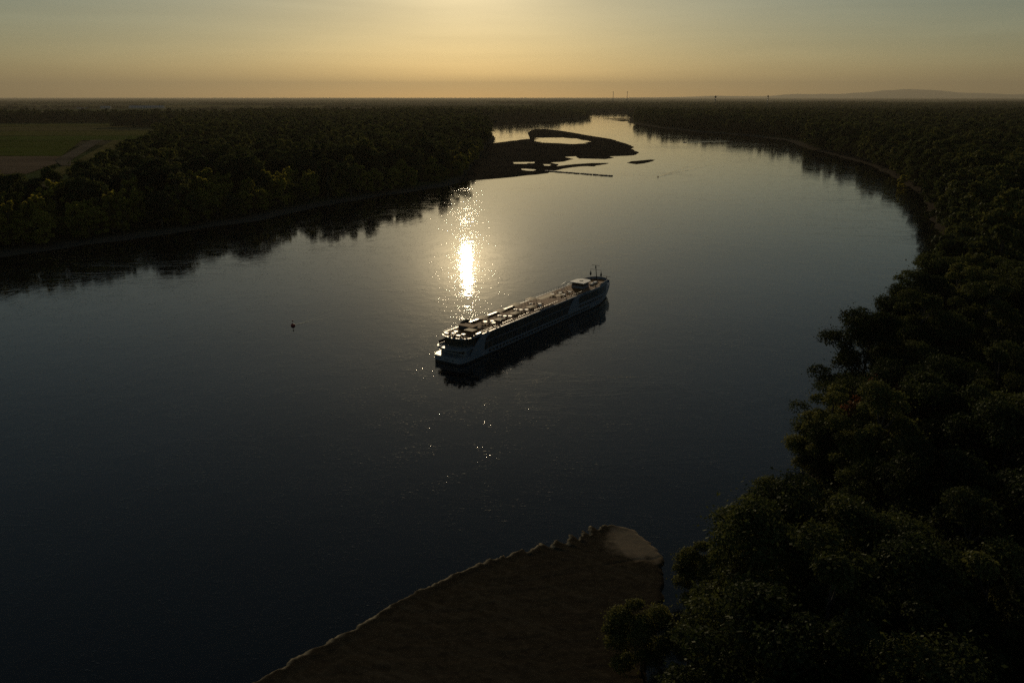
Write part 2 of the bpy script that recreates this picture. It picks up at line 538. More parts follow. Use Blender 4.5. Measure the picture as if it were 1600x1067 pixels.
def water_mat():
    m, nt, out = new_mat('river_water')
    geo = N(nt, 'ShaderNodeNewGeometry')
    def noise(scale, sx, sy, detail, rough=0.5, rot=0.0, dist=0.0):
        mp = N(nt, 'ShaderNodeMapping')
        mp.inputs['Scale'].default_value = (sx, sy, 1)
        mp.inputs['Rotation'].default_value = (0, 0, rot)
        no = N(nt, 'ShaderNodeTexNoise')
        no.inputs['Scale'].default_value = scale
        no.inputs['Detail'].default_value = detail
        no.inputs['Roughness'].default_value = rough
        no.inputs['Distortion'].default_value = dist
        nt.links.new(geo.outputs['Position'], mp.inputs[0])
        nt.links.new(mp.outputs[0], no.inputs['Vector'])
        return no.outputs['Fac']
    ripple = noise(0.40, 1.0, 1.35, 5, 0.6)
    swell = noise(0.16, 1.0, 1.2, 4, 0.55, 0.3)
    mask = noise(0.012, 1.0, 2.5, 4, 0.6, 0.5, 0.8)
    mr = N(nt, 'ShaderNodeMapRange')
    mr.inputs['From Min'].default_value = 0.36
    mr.inputs['From Max'].default_value = 0.68
    mr.inputs['To Min'].default_value = 0.35
    mr.inputs['To Max'].default_value = 1.0
    nt.links.new(mask, mr.inputs['Value'])
    patch = noise(0.085, 1.3, 0.9, 3, 0.6, 0.2, 0.6)
    mrp = N(nt, 'ShaderNodeMapRange')
    mrp.inputs['From Min'].default_value = 0.38
    mrp.inputs['From Max'].default_value = 0.64
    mrp.inputs['To Min'].default_value = 0.15
    mrp.inputs['To Max'].default_value = 1.7
    nt.links.new(patch, mrp.inputs['Value'])
    pm_ = N(nt, 'ShaderNodeMath', operation='MULTIPLY')
    nt.links.new(mr.outputs[0], pm_.inputs[0])
    nt.links.new(mrp.outputs[0], pm_.inputs[1])
    a = N(nt, 'ShaderNodeMath', operation='MULTIPLY')
    nt.links.new(ripple, a.inputs[0])
    nt.links.new(pm_.outputs[0], a.inputs[1])
    a2 = N(nt, 'ShaderNodeMath', operation='MULTIPLY')
    a2.inputs[1].default_value = 0.029
    nt.links.new(a.outputs[0], a2.inputs[0])
    b2 = N(nt, 'ShaderNodeMath', operation='MULTIPLY_ADD')
    b2.inputs[1].default_value = 0.018
    nt.links.new(swell, b2.inputs[0])
    nt.links.new(a2.outputs[0], b2.inputs[2])
    def MT(op, a, b=None, c=None):
        n = N(nt, 'ShaderNodeMath', operation=op)
        for k, v in enumerate((a, b, c)):
            if v is None: continue
            if isinstance(v, (int, float)): n.inputs[k].default_value = v
            else: nt.links.new(v, n.inputs[k])
        return n.outputs[0]
    seam = noise(0.045, 0.30, 1.5, 4, 0.55, 0.35, 1.4)
    area = noise(0.006, 1.0, 1.0, 2, 0.5)
    mra = N(nt, 'ShaderNodeMapRange')
    mra.inputs['From Min'].default_value = 0.46
    mra.inputs['From Max'].default_value = 0.62
    mra.inputs['To Max'].default_value = 0.011
    nt.links.new(area, mra.inputs['Value'])
    ridge = MT('EXPONENT', MT('MULTIPLY', MT('POWER', MT('DIVIDE', MT('SUBTRACT', seam, 0.5), 0.012), 2.0), -1.0))
    wavelet = noise(1.1, 1.0, 1.0, 2, 0.5)
    mrw = N(nt, 'ShaderNodeMapRange')
    mrw.inputs['From Min'].default_value = 0.60
    mrw.inputs['From Max'].default_value = 0.80
    mrw.inputs['To Max'].default_value = 0.021
    nt.links.new(wavelet, mrw.inputs['Value'])
    height = MT('ADD', b2.outputs[0], MT('MULTIPLY', mrw.outputs[0], mrp.outputs[0]))
    height = MT('MULTIPLY_ADD', ridge, mra.outputs[0], height)
    wob = noise(0.06, 1.0, 1.0, 2)
    for (wx, wy, ang, spread, wid, length, amp) in ((-85.2, 298.0, R(52), 0.10, 0.35, 24, 0.05), (162.2, 899.4, R(62), 0.05, 1.3, 330, 0.16),
                                                    (338, 1603, R(30), 0.10, 2.0, 160, 0.3)):
        mp = N(nt, 'ShaderNodeMapping', vector_type='TEXTURE')
        mp.inputs['Location'].default_value = (wx, wy, 0)
        mp.inputs['Rotation'].default_value = (0, 0, ang)
        nt.links.new(geo.outputs['Position'], mp.inputs[0])
        sx = N(nt, 'ShaderNodeSeparateXYZ')
        nt.links.new(mp.outputs[0], sx.inputs[0])
        u, v = sx.outputs[0], sx.outputs[1]
        arm = MT('SUBTRACT', MT('ABSOLUTE', v), MT('MULTIPLY', u, spread))
        arm = MT('ADD', arm, MT('MULTIPLY_ADD', wob, wid * 5, -wid * 2.5))
        g = MT('EXPONENT', MT('MULTIPLY', MT('POWER', MT('DIVIDE', arm, wid), 2.0), -1.0))
        fade = MT('MULTIPLY', MT('GREATER_THAN', u, 0.0), MT('SMOOTH_MIN', MT('MAXIMUM', MT('SUBTRACT', 1.0, MT('DIVIDE', u, float(length))), 0.0), 1.0, 0.1))
        height = MT('MULTIPLY_ADD', MT('MULTIPLY', g, fade), amp, height)
    bp = N(nt, 'ShaderNodeBump')
    bp.inputs['Strength'].default_value = 1.0
    bp.inputs['Distance'].default_value = 1.0
    nt.links.new(height, bp.inputs['Height'])
    fr = N(nt, 'ShaderNodeFresnel')
    fr.inputs['IOR'].default_value = 1.33
    nt.links.new(bp.outputs[0], fr.inputs['Normal'])
    gl = N(nt, 'ShaderNodeBsdfGlossy', distribution='BECKMANN')
    gl.inputs['Roughness'].default_value = 0.047
    gl.inputs['Color'].default_value = (1, 1, 1, 1)
    nt.links.new(bp.outputs[0], gl.inputs['Normal'])
    df = N(nt, 'ShaderNodeBsdfDiffuse')
    df.inputs[0].default_value = (0.004, 0.006, 0.007, 1)
    mx = N(nt, 'ShaderNodeMixShader')
    nt.links.new(fr.outputs[0], mx.inputs[0])
    nt.links.new(df.outputs[0], mx.inputs[1])
    nt.links.new(gl.outputs[0], mx.inputs[2])
    nt.links.new(mx.outputs[0], out.inputs[0])
    return m
M['water'] = water_mat()

# ------------------------------------------------------------------ the setting: land, river, sandbars, fields, hills
LEFT_LAND = [(-284.5, 437), (-256, 473), (-223, 514), (-184, 573), (-159, 646), (-123, 715), (-78, 783), (-56, 831),
             (-45, 900), (-40, 1100), (-38, 1300), (-36, 1580), (-34, 1727), (-57, 2157), (-93, 2489), (-133, 2866),
             (0, 3018), (120, 3100), (310, 3480), (398, 4258), (452, 4794), (653, 4700), (1800, 4500), (99000, 4300),
             (99000, 99000), (-99000, 99000), (-99000, -600), (-1500, -300), (-600, 150), (-400, 300), (-330, 380)]
RIGHT_LAND = [(511, 3589), (444, 3100), (402, 2866), (426, 2384), (477, 2116), (542, 1902), (563, 1675), (509, 1402),
              (490, 1218), (474, 1097), (444, 971), (415, 871), (385, 772), (369, 720), (326, 624), (240, 430),
              (190, 345), (149, 280), (125, 248), (108, 227), (83, 182), (70, 169), (54, 143), (45, 131), (41, 118),
              (36, 111), (29, 102), (22, 92), (18, 75), (2, 50), (-20, 30), (-80, -40), (-250, -250), (-1500, -900),
              (99000, -900), (99000, 3300), (1800, 3500)]

def land_d(P):
    return np.maximum(sdf(LEFT_LAND, P), sdf(RIGHT_LAND, P))

def land_z(P):
    d = land_d(P) + 2.5 * vnoise(P, 17, 3) + 1.2 * vnoise(P, 7, 4)
    z = np.where(d < 0, np.maximum(d * 0.06, -2.5), np.minimum(d * 0.085, 2.6))
    far = np.clip((d - 30) / 100, 0, 1)
    return z + far * 0.5 * vnoise(P, 60, 5)

def axis(lo, hi, step, out_lo, out_hi, grow=1.13):
    a = list(np.arange(lo, hi, step))
    s, x = step, a[-1]
    while x < out_hi:
        s *= grow; x += s; a.append(min(x, out_hi))
    s, x = step, a[0]
    while x > out_lo:
        s *= grow; x -= s; a.insert(0, max(x, out_lo))
    return np.array(a)
xs = axis(-330, 600, 5.0, -98000, 98000)
ys = np.concatenate([axis(-60, 900, 5.0, -2000, 900), np.arange(906, 1800, 7.0), axis(1812, 5000, 16, 1806, 98000)[1:]])
ys = np.unique(np.round(ys, 2))
tag(link('ground', grid_mesh('ground', xs, ys, land_z, [M['land']])), kind='structure')

wv = [(-3000, -1500), (2500, -1500), (2500, 5200), (-3000, 5200)]
river = MB()
river.add([(x, y, 0.0) for x, y in wv], [(0, 1, 2, 3)])
tag(link('river', river.mesh('river', M['water'])), kind='structure')

# far sandbar with its pools
BAR = [(-75, 815), (-56, 829), (-41, 862), (0, 894), (14.5, 914), (42.6, 946), (47.5, 971), (63.5, 1007), (82, 1035), (95, 1045),
       (106, 1035), (110, 1055), (124.5, 1076), (131, 1097), (108, 1097), (80, 1076), (57.6, 1045), (61, 1076), (54, 1103),
       (70, 1119), (87, 1166), (81, 1211), (96, 1225), (97, 1179), (133, 1166), (151, 1192), (148, 1218), (169, 1231),
       (188, 1245), (204, 1303), (204, 1402), (217, 1457), (219, 1580), (208, 1754), (173, 1935), (134, 2157), (92.5, 2288),
       (62, 2288), (39, 2077), (37, 1754), (13, 1700), (-36, 1580), (-70, 1560), (-80, 1100)]
POOLS = [[(39, 1663), (56, 1782), (112, 1796), (137, 1754), (157, 1650), (148, 1581), (116, 1559), (63, 1603)],
         [(1.7, 1108), (23, 1114), (21, 1083), (1.7, 1086)], [(23.3, 1097), (30, 1119), (29.5, 1086)],
         [(41.5, 1076), (52.5, 1076), (49.6, 1050), (41, 1055)], [(12.7, 1007), (27, 998), (25, 980), (12.5, 993)]]
def bar_z(P):
    d = sdf(BAR, P)
    for k, q in enumerate(POOLS):
        d = np.minimum(d, -sdf(q, P) + (9.0 * vnoise(P, 38, 30 + k) + 4.0 * vnoise(P, 13, 36) if k == 0 else 1.5 * vnoise(P, 9, 37)))
    d = d + 1.2 * vnoise(P, 9, 8) + 2.0 * vnoise(P, 26, 9)
    return np.where(d < 0, np.maximum(0.05 * d, -0.6), np.minimum(0.03 * d, 0.9)) + np.clip(d / 10, 0, 1) * 0.15 * vnoise(P, 20, 10)
tag(link('sandbar', grid_mesh('sandbar', np.arange(-90, 240, 3.0), np.arange(795, 2310, 4.0), bar_z, [M['bar_sand']],
                              keep=lambda P, Z: Z > -0.25)), 'wide dark sandbar with pools, reaching from the left wood', kind='structure')
ISLET = [(155, 1097), (164.5, 1125), (198, 1160), (203, 1150), (187, 1108), (165, 1074)]
def islet_z(P):
    d = sdf(ISLET, P) + 1.2 * vnoise(P, 8, 18)
    return np.where(d < 0, np.maximum(0.06 * d, -0.6), np.minimum(0.08 * d, 0.7))
tag(link('sand_islet', grid_mesh('sand_islet', np.arange(145, 215, 2.0), np.arange(1060, 1175, 2.5), islet_z, [M['bar_sand']],
                                 keep=lambda P, Z: Z > -0.25)), kind='structure')
for k, poly in enumerate(([(400, 3000), (432, 3060), (470, 3250), (440, 3290), (400, 3230), (377, 3210), (392, 3120)],
                          [(362, 3330), (380, 3300), (455, 3360), (520, 3440), (500, 3500), (430, 3440)])):
    f = lambda P, poly=poly: (lambda d: np.where(d < 0, np.maximum(0.05 * d, -0.6), np.minimum(0.06 * d, 0.9)))(sdf(poly, P) + 4 * vnoise(P, 30, 20))
    tag(link('sand_tongue', grid_mesh('sand_tongue', np.arange(340, 540, 8.0), np.arange(2960, 3540, 12.0), f, [M['bar_sand']],
                                      keep=lambda P, Z: Z > -0.3)), kind='structure')
# sandy strip under the far left bank
BANKBAR = [(-80, 2500), (-60, 2560), (60, 2700), (90, 2760), (60, 2790), (-40, 2700), (-120, 2640)]
tag(link('sand_tongue', grid_mesh('sand_tongue', np.arange(-140, 110, 8.0), np.arange(2480, 2820, 10.0),
     lambda P: (lambda d: np.where(d < 0, np.maximum(0.05 * d, -0.6), np.minimum(0.05 * d, 0.6)))(sdf(BANKBAR, P)), [M['bar_sand']],
     keep=lambda P, Z: Z > -0.3)), kind='structure')

# near sand spit with a scalloped edge
SPIT = [(-95, 20), (-60, 78), (-39, 100.8), (-33.3, 107.2), (-25.9, 114.5), (-18.3, 122.6), (-9.6, 130.1), (-2.5, 136), (4.4, 139),
        (13, 142.6), (18, 147.1), (24.4, 145.8), (26.9, 140.9), (29.3, 135.1), (28.9, 130.7), (25.3, 117.1), (20.4, 100.4), (18, 80), (0, 40)]
SPIT_S = smooth_closed(SPIT, 1)
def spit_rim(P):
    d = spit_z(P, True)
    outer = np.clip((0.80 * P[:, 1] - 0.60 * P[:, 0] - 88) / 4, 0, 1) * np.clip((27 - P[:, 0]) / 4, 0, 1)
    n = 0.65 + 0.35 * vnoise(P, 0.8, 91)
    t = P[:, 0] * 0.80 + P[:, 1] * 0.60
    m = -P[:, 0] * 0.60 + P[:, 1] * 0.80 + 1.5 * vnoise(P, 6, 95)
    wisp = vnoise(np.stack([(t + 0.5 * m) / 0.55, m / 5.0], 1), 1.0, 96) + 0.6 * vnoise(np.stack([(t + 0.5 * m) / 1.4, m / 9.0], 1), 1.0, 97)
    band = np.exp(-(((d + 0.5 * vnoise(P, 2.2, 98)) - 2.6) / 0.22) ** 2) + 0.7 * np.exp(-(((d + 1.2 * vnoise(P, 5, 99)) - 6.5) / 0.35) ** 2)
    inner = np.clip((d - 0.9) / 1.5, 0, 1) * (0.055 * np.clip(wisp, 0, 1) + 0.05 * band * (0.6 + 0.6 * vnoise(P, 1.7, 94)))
    edge_gleam = np.clip((d + 0.15) / 0.15, 0, 1) * np.clip((0.75 - d) / 0.5, 0, 1) * outer * n  # mask of the painted gleam on the sunward edge
    return np.clip(np.maximum(edge_gleam, inner), 0, 1)
def spit_z(P, only_d=False):
    t = P[:, 0] * 0.80 + P[:, 1] * 0.60                     # along the outer edge
    n = -P[:, 0] * 0.60 + P[:, 1] * 0.80
    grow = np.clip((P[:, 0] + 8) / 14, 0.0, 1) * np.clip((20.5 - P[:, 0]) / 3, 0, 1)
    tw = t + 0.9 * vnoise(P, 5.0, 41) + 2.2 * vnoise(P, 12.0, 51) + 0.25 * n
    ph = (tw / 3.1) % 1.0
    ph2 = (tw / 1.15) % 1.0
    d = sdf(SPIT_S, P)
    d = d + grow * 2.5 * (ph - 0.6) + (0.35 + 0.5 * grow) * (ph2 - 0.5) * (0.6 + 0.6 * vnoise(P, 3.5, 52)) + 0.45 * vnoise(P, 1.3, 42) + 0.5 * vnoise(P, 9, 43) - 0.3 * grow
    d = d - 0.9 * np.clip(1 - np.hypot(P[:, 0] - 28.6, (P[:, 1] - 131.5) * 1.5) / 3.0, 0, 1)
    if only_d:
        return d
    lip = 0.34 * np.clip(d / 0.55, -2.0, 1)
    lip = lip - 0.16 * np.clip((d - 0.6) / 2.2, 0, 1) * (1 - 0.6 * np.clip((P[:, 0] - 21) / 5, 0, 1))
    rip = np.clip((d - 1.0) / 5, 0, 1)
    warp = n + 2.2 * vnoise(P, 13, 44) + 0.8 * vnoise(P, 4, 49)
    r1 = np.abs(((warp * 0.20 + 0.13 * t + 0.5 * vnoise(P, 8, 45)) % 1.0) - 0.5) * 2
    r2 = np.abs(((warp * 0.55 + 0.31 * t) % 1.0) - 0.5) * 2
    chan = -0.10 * np.exp(-(((P[:, 1] - 133.5) - 0.25 * (P[:, 0] - 24) + 0.5 * vnoise(P, 3, 46)) / 0.45) ** 2) * (P[:, 0] > 17)
    return lip + rip * (0.034 * r1 + 0.018 * r2 + 0.10 * vnoise(P, 10, 47) + 0.03 * vnoise(P, 2.5, 48)) + chan * np.clip(d, 0, 1)
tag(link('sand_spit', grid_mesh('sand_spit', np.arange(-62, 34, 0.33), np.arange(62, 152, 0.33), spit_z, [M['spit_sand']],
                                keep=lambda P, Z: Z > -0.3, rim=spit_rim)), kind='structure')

# fields on the left plain
def sheet(name, poly, z, mat):
    b = MB()
    b.add([(x, y, z) for x, y in poly], [tuple(range(len(poly)))])
    return tag(link(name, b.mesh(name, mat)), kind='structure')
GREEN, GREEN2 = field('green_crop', (0.080, 0.092, 0.017)), field('dull_pasture', (0.12, 0.112, 0.032))
GREEN3 = field('young_crop', (0.085, 0.105, 0.022))
BROWN, STRAW = field('ploughed_soil', (0.16, 0.115, 0.076)), field('stubble', (0.14, 0.118, 0.045))
TRACK = field('dirt_track', (0.13, 0.105, 0.075))
Zf = 3.4
sheet('field', [(-1100, 1185), (-655, 1185), (-850, 1620), (-1500, 1570)], Zf, GREEN)
sheet('field', [(-1050, 900), (-540, 900), (-600, 1090), (-652, 1178), (-1070, 1178)], Zf, BROWN)
sheet('field', [(-1500, 1585), (-640, 1640), (-670, 1830), (-1580, 1780)], Zf, GREEN3)
sheet('field', [(-1590, 1792), (-672, 1842), (-710, 2100), (-1720, 2030)], Zf, GREEN2)
sheet('field', [(-1726, 2044), (-712, 2114), (-760, 2450), (-1900, 2320)], Zf, STRAW)
sheet('field', [(-2000, 2335), (-1180, 2440), (-1060, 2780), (-2100, 2600)], Zf, GREEN2)
sheet('field', [(-585, 1090), (-520, 900), (-380, 900), (-520, 1625), (-790, 1625)], Zf, STRAW)
sheet('dirt_track', [(-560, 1010), (-548, 1010), (-596, 1100), (-812, 1630), (-836, 1630), (-618, 1100)], Zf + 0.3, TRACK)
sheet('field', [(-3600, 4300), (-900, 3900), (-900, 4500), (-3800, 5200)], Zf, BROWN)
sheet('field', [(3600, 7000), (6000, 6500), (6800, 7600), (4200, 8300)], Zf, BROWN)
sheet('field', [(-6500, 7200), (-1500, 6800), (-1500, 8000), (-7000, 8600)], Zf, STRAW)

# hills beyond the plain
def hills_mesh():
    az = np.linspace(R(8), R(62), 260)
    P = np.stack([np.degrees(az) * 10, np.zeros_like(az)], 1)
    env = np.clip((np.degrees(az) - 9) / 16, 0, 1) ** 1.2
    h = env * (450 + 230 * vnoise(P, 42, 61) + 150 * vnoise(P, 17, 62) + 45 * vnoise(P, 6, 63)) + 40
    rows = []
    for dr, k in ((0, 0), (500, 0.45), (1200, 0.8), (2000, 1.0), (3500, 0.6), (5000, 0.0)):
        r = 80000 + dr * 2.5
        rows.append(np.column_stack([np.sin(az) * r, np.cos(az) * r, 2 + h * k]))
    V = np.concatenate(rows)
    n = len(az)
    idx = np.arange(len(V)).reshape(-1, n)
    q = np.stack([idx[:-1, :-1], idx[:-1, 1:], idx[1:, 1:], idx[1:, :-1]], -1).reshape(-1, 4)
    return mesh_np('hills', V, quads=q, mats=[M['land_hill']], smooth=True)
M['land_hill'] = field('hazed_hill', (0.30, 0.28, 0.22), 0.001)  # distance haze partly painted in: base colour paler than the hills' own
tag(link('hills', hills_mesh()), kind='structure')

# ------------------------------------------------------------------ trees
def crown_arrays(seed, h, rad, clumps, leaves, leaf, base=0.28, spread=1.0, upright=False):
    """leaf quads in clumps spread through a crown; returns verts (n*4,3) and limb ends"""
    r = np.random.default_rng(seed)
    cs = []
    tries = 0
    while len(cs) < clumps and tries < 4000:
        tries += 1
        u = r.uniform(0, 1)
        z = h * (base + (0.97 - base) * u)
        prof = math.sin(math.pi * min(1, 0.16 + 0.80 * u)) ** (0.6 if not upright else 0.45)
        R0 = rad * prof * (1 + 0.22 * math.sin(3 * u * 6 + seed))
        a = r.uniform(0, 2 * math.pi)
        lob = 1 + 0.28 * math.sin(2 * a + seed) + 0.18 * math.sin(3 * a + 2 * seed + 4 * u)
        q = R0 * lob * math.sqrt(r.uniform(0.15, 1))
        cs.append((q * math.cos(a), q * math.sin(a), z))
    cs = np.array(cs)
    cr = rad * r.uniform(0.20, 0.42, len(cs)) * (0.8 if upright else 1)
    per = r.dirichlet(cr ** 2 * 40) * leaves
    out = []
    for c, R1, n in zip(cs, cr, per):
        n = max(3, int(n))
        d = r.normal(size=(n, 3))
        d /= np.linalg.norm(d, axis=1)[:, None]
        d[:, 2] = np.where(d[:, 2] < -0.35, -d[:, 2], d[:, 2])
        rr = R1 * r.uniform(0.25, 1.0, n) ** 0.45 * (1 + 0.35 * r.normal(size=n) * (r.uniform(size=n) < 0.25))
        sc = np.array([1.0, 1.0, 0.72 if not upright else 1.35])
        p = c + d * rr[:, None] * sc
        nor = d * 0.7 + r.normal(size=(n, 3)) * 0.6 + np.array([0, 0, 0.35])
        nor /= np.linalg.norm(nor, axis=1)[:, None]
        t = np.cross(nor, r.normal(size=(n, 3)))
        t /= np.linalg.norm(t, axis=1)[:, None] + 1e-9
        b = np.cross(nor, t)
        L = leaf * r.uniform(0.6, 1.35, n)[:, None]
        quad = np.stack([p - t * L, p + b * L * 0.55, p + t * L, p - b * L * 0.55], 1)
        out.append(quad)
    V = np.concatenate(out).reshape(-1, 3)
    V[:, 2] = np.maximum(V[:, 2], 0.4)
    return V, cs

def trunk_arrays(seed, h, rad, ends, n=7, limbs=9, fork=0.32):
    b = MB()
    r = np.random.default_rng(seed + 99)
    rt = 0.017 * h + 0.04
    pts = [Vector((0, 0, -0.6))]
    for k in range(1, 6):
        pts.append(Vector((r.normal() * 0.25 * k / 3, r.normal() * 0.25 * k / 3, h * 0.86 * k / 5)))
    for k in range(5):
        b.tube(pts[k], pts[k + 1], rt * (1.25 if k == 0 else 1 - 0.17 * k), rt * (1 - 0.17 * (k + 1)), n, caps=False)
    order = r.permutation(len(ends))[:limbs]
    for k in order:
        e = Vector(ends[k])
        z0 = max(h * fork * 0.7, e.z - 0.55 * math.hypot(e.x, e.y) - 0.12 * h)
        f = min(1, z0 / (h * 0.86)) * 5
        i = min(4, int(f))
        s = pts[i].lerp(pts[i + 1], f - i)
        m = s.lerp(e, 0.55) + Vector((0, 0, -0.03 * h))
        b.tube(s, m, rt * 0.42, rt * 0.26, 5, caps=False)
        b.tube(m, e, rt * 0.26, rt * 0.08, 5, caps=False)
    return b

def quads_of(V):
    return np.arange(len(V)).reshape(-1, 4)

KINDS = {   # name: (height, crown radius, clumps, leaf material, upright, base)
    'broad': (21, 7.2, 46, 'leaf_dark', False, 0.26),
    'wide': (18, 8.2, 44, 'leaf_dark', False, 0.24),
    'tall': (24, 5.8, 44, 'leaf_olive', False, 0.24),
    'round': (15, 6.0, 34, 'leaf_olive', False, 0.20),
    'willow': (14, 5.4, 30, 'leaf_yellow', False, 0.12),
    'poplar': (17, 3.6, 26, 'leaf_yellow', True, 0.14),
    'rust': (15, 5.0, 30, 'leaf_rust', False, 0.25),
}
near_src, mid_src = {}, {}
lib_seed = 0
for kname, (h, rad, cl, mat, upr, base) in KINDS.items():
    for var in range(3 if kname in ('broad', 'wide', 'tall', 'round') else 2):
        lib_seed += 1
        V, ends = crown_arrays(lib_seed, h, rad, cl, 26000 if not upr else 13000, 0.22, base, upright=upr)
        crown = mesh_np('crown', V, quads=quads_of(V), mats=[M[mat]])
        trunk = trunk_arrays(lib_seed, h, rad, ends, limbs=12).mesh('trunk', M['bark'], smooth=True)
        near_src.setdefault(kname, []).append((trunk, crown, h, rad))
        V2, e2 = crown_arrays(lib_seed, h, rad, cl, 3600 if not upr else 2200, 0.62, base, upright=upr)
        tb = trunk_arrays(lib_seed, h, rad, e2, n=5, limbs=6)
        crown2 = mesh_np('crown', V2, quads=quads_of(V2), mats=[M[mat]])
        trunk2 = tb.mesh('trunk', M['bark'])
        mid_src.setdefault(kname, []).append((trunk2, crown2, h, rad))

# joined low trees for the woodland masses
def join_meshes(name, parts, mats):
    Vs, Q, T, mi_q = [], [], [], []
    off = 0
    fverts = []
    faces = []
    midx = []
    for me, k in parts:
        n = len(me.vertices)
        co = np.empty(n * 3, np.float32)
        me.vertices.foreach_get('co', co)
        Vs.append(co.reshape(-1, 3))
        for p in me.polygons:
            faces.append(tuple(i + off for i in p.vertices))
            midx.append(k)
        off += n
    me = bpy.data.meshes.new(name)
    me.from_pydata(np.concatenate(Vs).tolist(), [], faces)
    for m in mats:
        me.materials.append(m)
    me.polygons.foreach_set('material_index', midx)
    me.update()
    return me

src_col = bpy.data.collections.new('woodland_source')
SRC = []
def add_src(name, me):
    o = bpy.data.objects.new('%03d_%s' % (len(SRC), name), me)
    src_col.objects.link(o)
    SRC.append(o)
    return len(SRC) - 1
MIDX, LOWX, FARX, NEARX = {}, {}, [], {}
for kname in ('broad', 'wide', 'tall', 'round', 'willow'):
    h, rad, cl, mat, upr, base = KINDS[kname]
    for (tr, cr, _, _) in mid_src[kname][:2]:
        MIDX.setdefault(kname, []).append(add_src('tree', join_meshes('tree', [(tr, 0), (cr, 1)], [M['bark'], M[mat]])))
    tr, cr, _, _ = near_src[kname][0]
    NEARX[kname] = add_src('tree', join_meshes('tree', [(tr, 0), (cr, 1)], [M['bark'], M[mat]]))
    lib_seed += 1
    V, e = crown_arrays(lib_seed, h, rad, 18, 700, 1.35, 0.15)
    LOWX.setdefault(kname, []).append(add_src('tree', mesh_np('tree', V, quads=quads_of(V), mats=[M[mat]])))
for k in range(4):       # far clumps of crowns about 50 m across
    r = np.random.default_rng(500 + k)
    parts = []
    for j in range(12):
        V, e = crown_arrays(700 + k * 20 + j, r.uniform(14, 21), r.uniform(6, 8.5), 8, 110, 2.6, 0.05)
        parts.append(V + np.array([r.uniform(-24, 24), r.uniform(-24, 24), 0]))
    V = np.concatenate(parts)
    FARX.append(add_src('clump', mesh_np('clump', V, quads=quads_of(V), mats=[M['leaf_dark' if k < 3 else 'leaf_olive']])))

def woodland(name, label, pts, rot, scl, idx):
    me = bpy.data.meshes.new(name)
    me.vertices.add(len(pts))
    me.vertices.foreach_set('co', np.asarray(pts, np.float32).ravel())
    for nm, typ, arr in (('w_rot', 'FLOAT', rot), ('w_scl', 'FLOAT', scl), ('w_idx', 'INT', idx)):
        at = me.attributes.new(nm, typ, 'POINT')
        at.data.foreach_set('value', np.asarray(arr, np.float32 if typ == 'FLOAT' else np.int32))
    me.update()
    o = link(name, me)
    ng = bpy.data.node_groups.new('woodland', 'GeometryNodeTree')
    ng.interface.new_socket('Geometry', in_out='INPUT', socket_type='NodeSocketGeometry')
    ng.interface.new_socket('Geometry', in_out='OUTPUT', socket_type='NodeSocketGeometry')
    gi = ng.nodes.new('NodeGroupInput'); go = ng.nodes.new('NodeGroupOutput')
    ci = ng.nodes.new('GeometryNodeCollectionInfo')
    ci.inputs['Collection'].default_value = src_col
    ci.inputs['Separate Children'].default_value = True
    ci.inputs['Reset Children'].default_value = True
    ip = ng.nodes.new('GeometryNodeInstanceOnPoints')
    ip.inputs['Pick Instance'].default_value = True
    def attr(nm, t):
        a = ng.nodes.new('GeometryNodeInputNamedAttribute')
        a.data_type = t
        a.inputs[0].default_value = nm
        return a.outputs[0]
    cx = ng.nodes.new('ShaderNodeCombineXYZ')
    ng.links.new(attr('w_rot', 'FLOAT'), cx.inputs[2])
    cs = ng.nodes.new('ShaderNodeCombineXYZ')
    sc = attr('w_scl', 'FLOAT')
    for k in range(3):
        ng.links.new(sc, cs.inputs[k])
    ng.links.new(gi.outputs[0], ip.inputs['Points'])
    ng.links.new(ci.outputs[0], ip.inputs['Instance'])
    ng.links.new(attr('w_idx', 'INT'), ip.inputs['Instance Index'])
    ng.links.new(cx.outputs[0], ip.inputs['Rotation'])
    ng.links.new(cs.outputs[0], ip.inputs['Scale'])
    ng.links.new(ip.outputs[0], go.inputs[0])
    md = o.modifiers.new('woodland', 'NODES')
    md.node_group = ng
    return tag(o, label, 'woodland', kind='stuff')

def jitter_grid(x0, x1, y0, y1, s, seed):
    r = np.random.default_rng(seed)
    X, Y = np.meshgrid(np.arange(x0, x1, s), np.arange(y0, y1, s * 0.87))
    X = X + (np.arange(X.shape[0]) % 2)[:, None] * s * 0.5
    P = np.stack([X.ravel(), Y.ravel()], 1)
    return P + r.uniform(-0.38 * s, 0.38 * s, P.shape)

def in_view(P, margin=60):
    return (np.abs(P[:, 0]) < P[:, 1] * 0.66 + margin) & (P[:, 1] > 20)

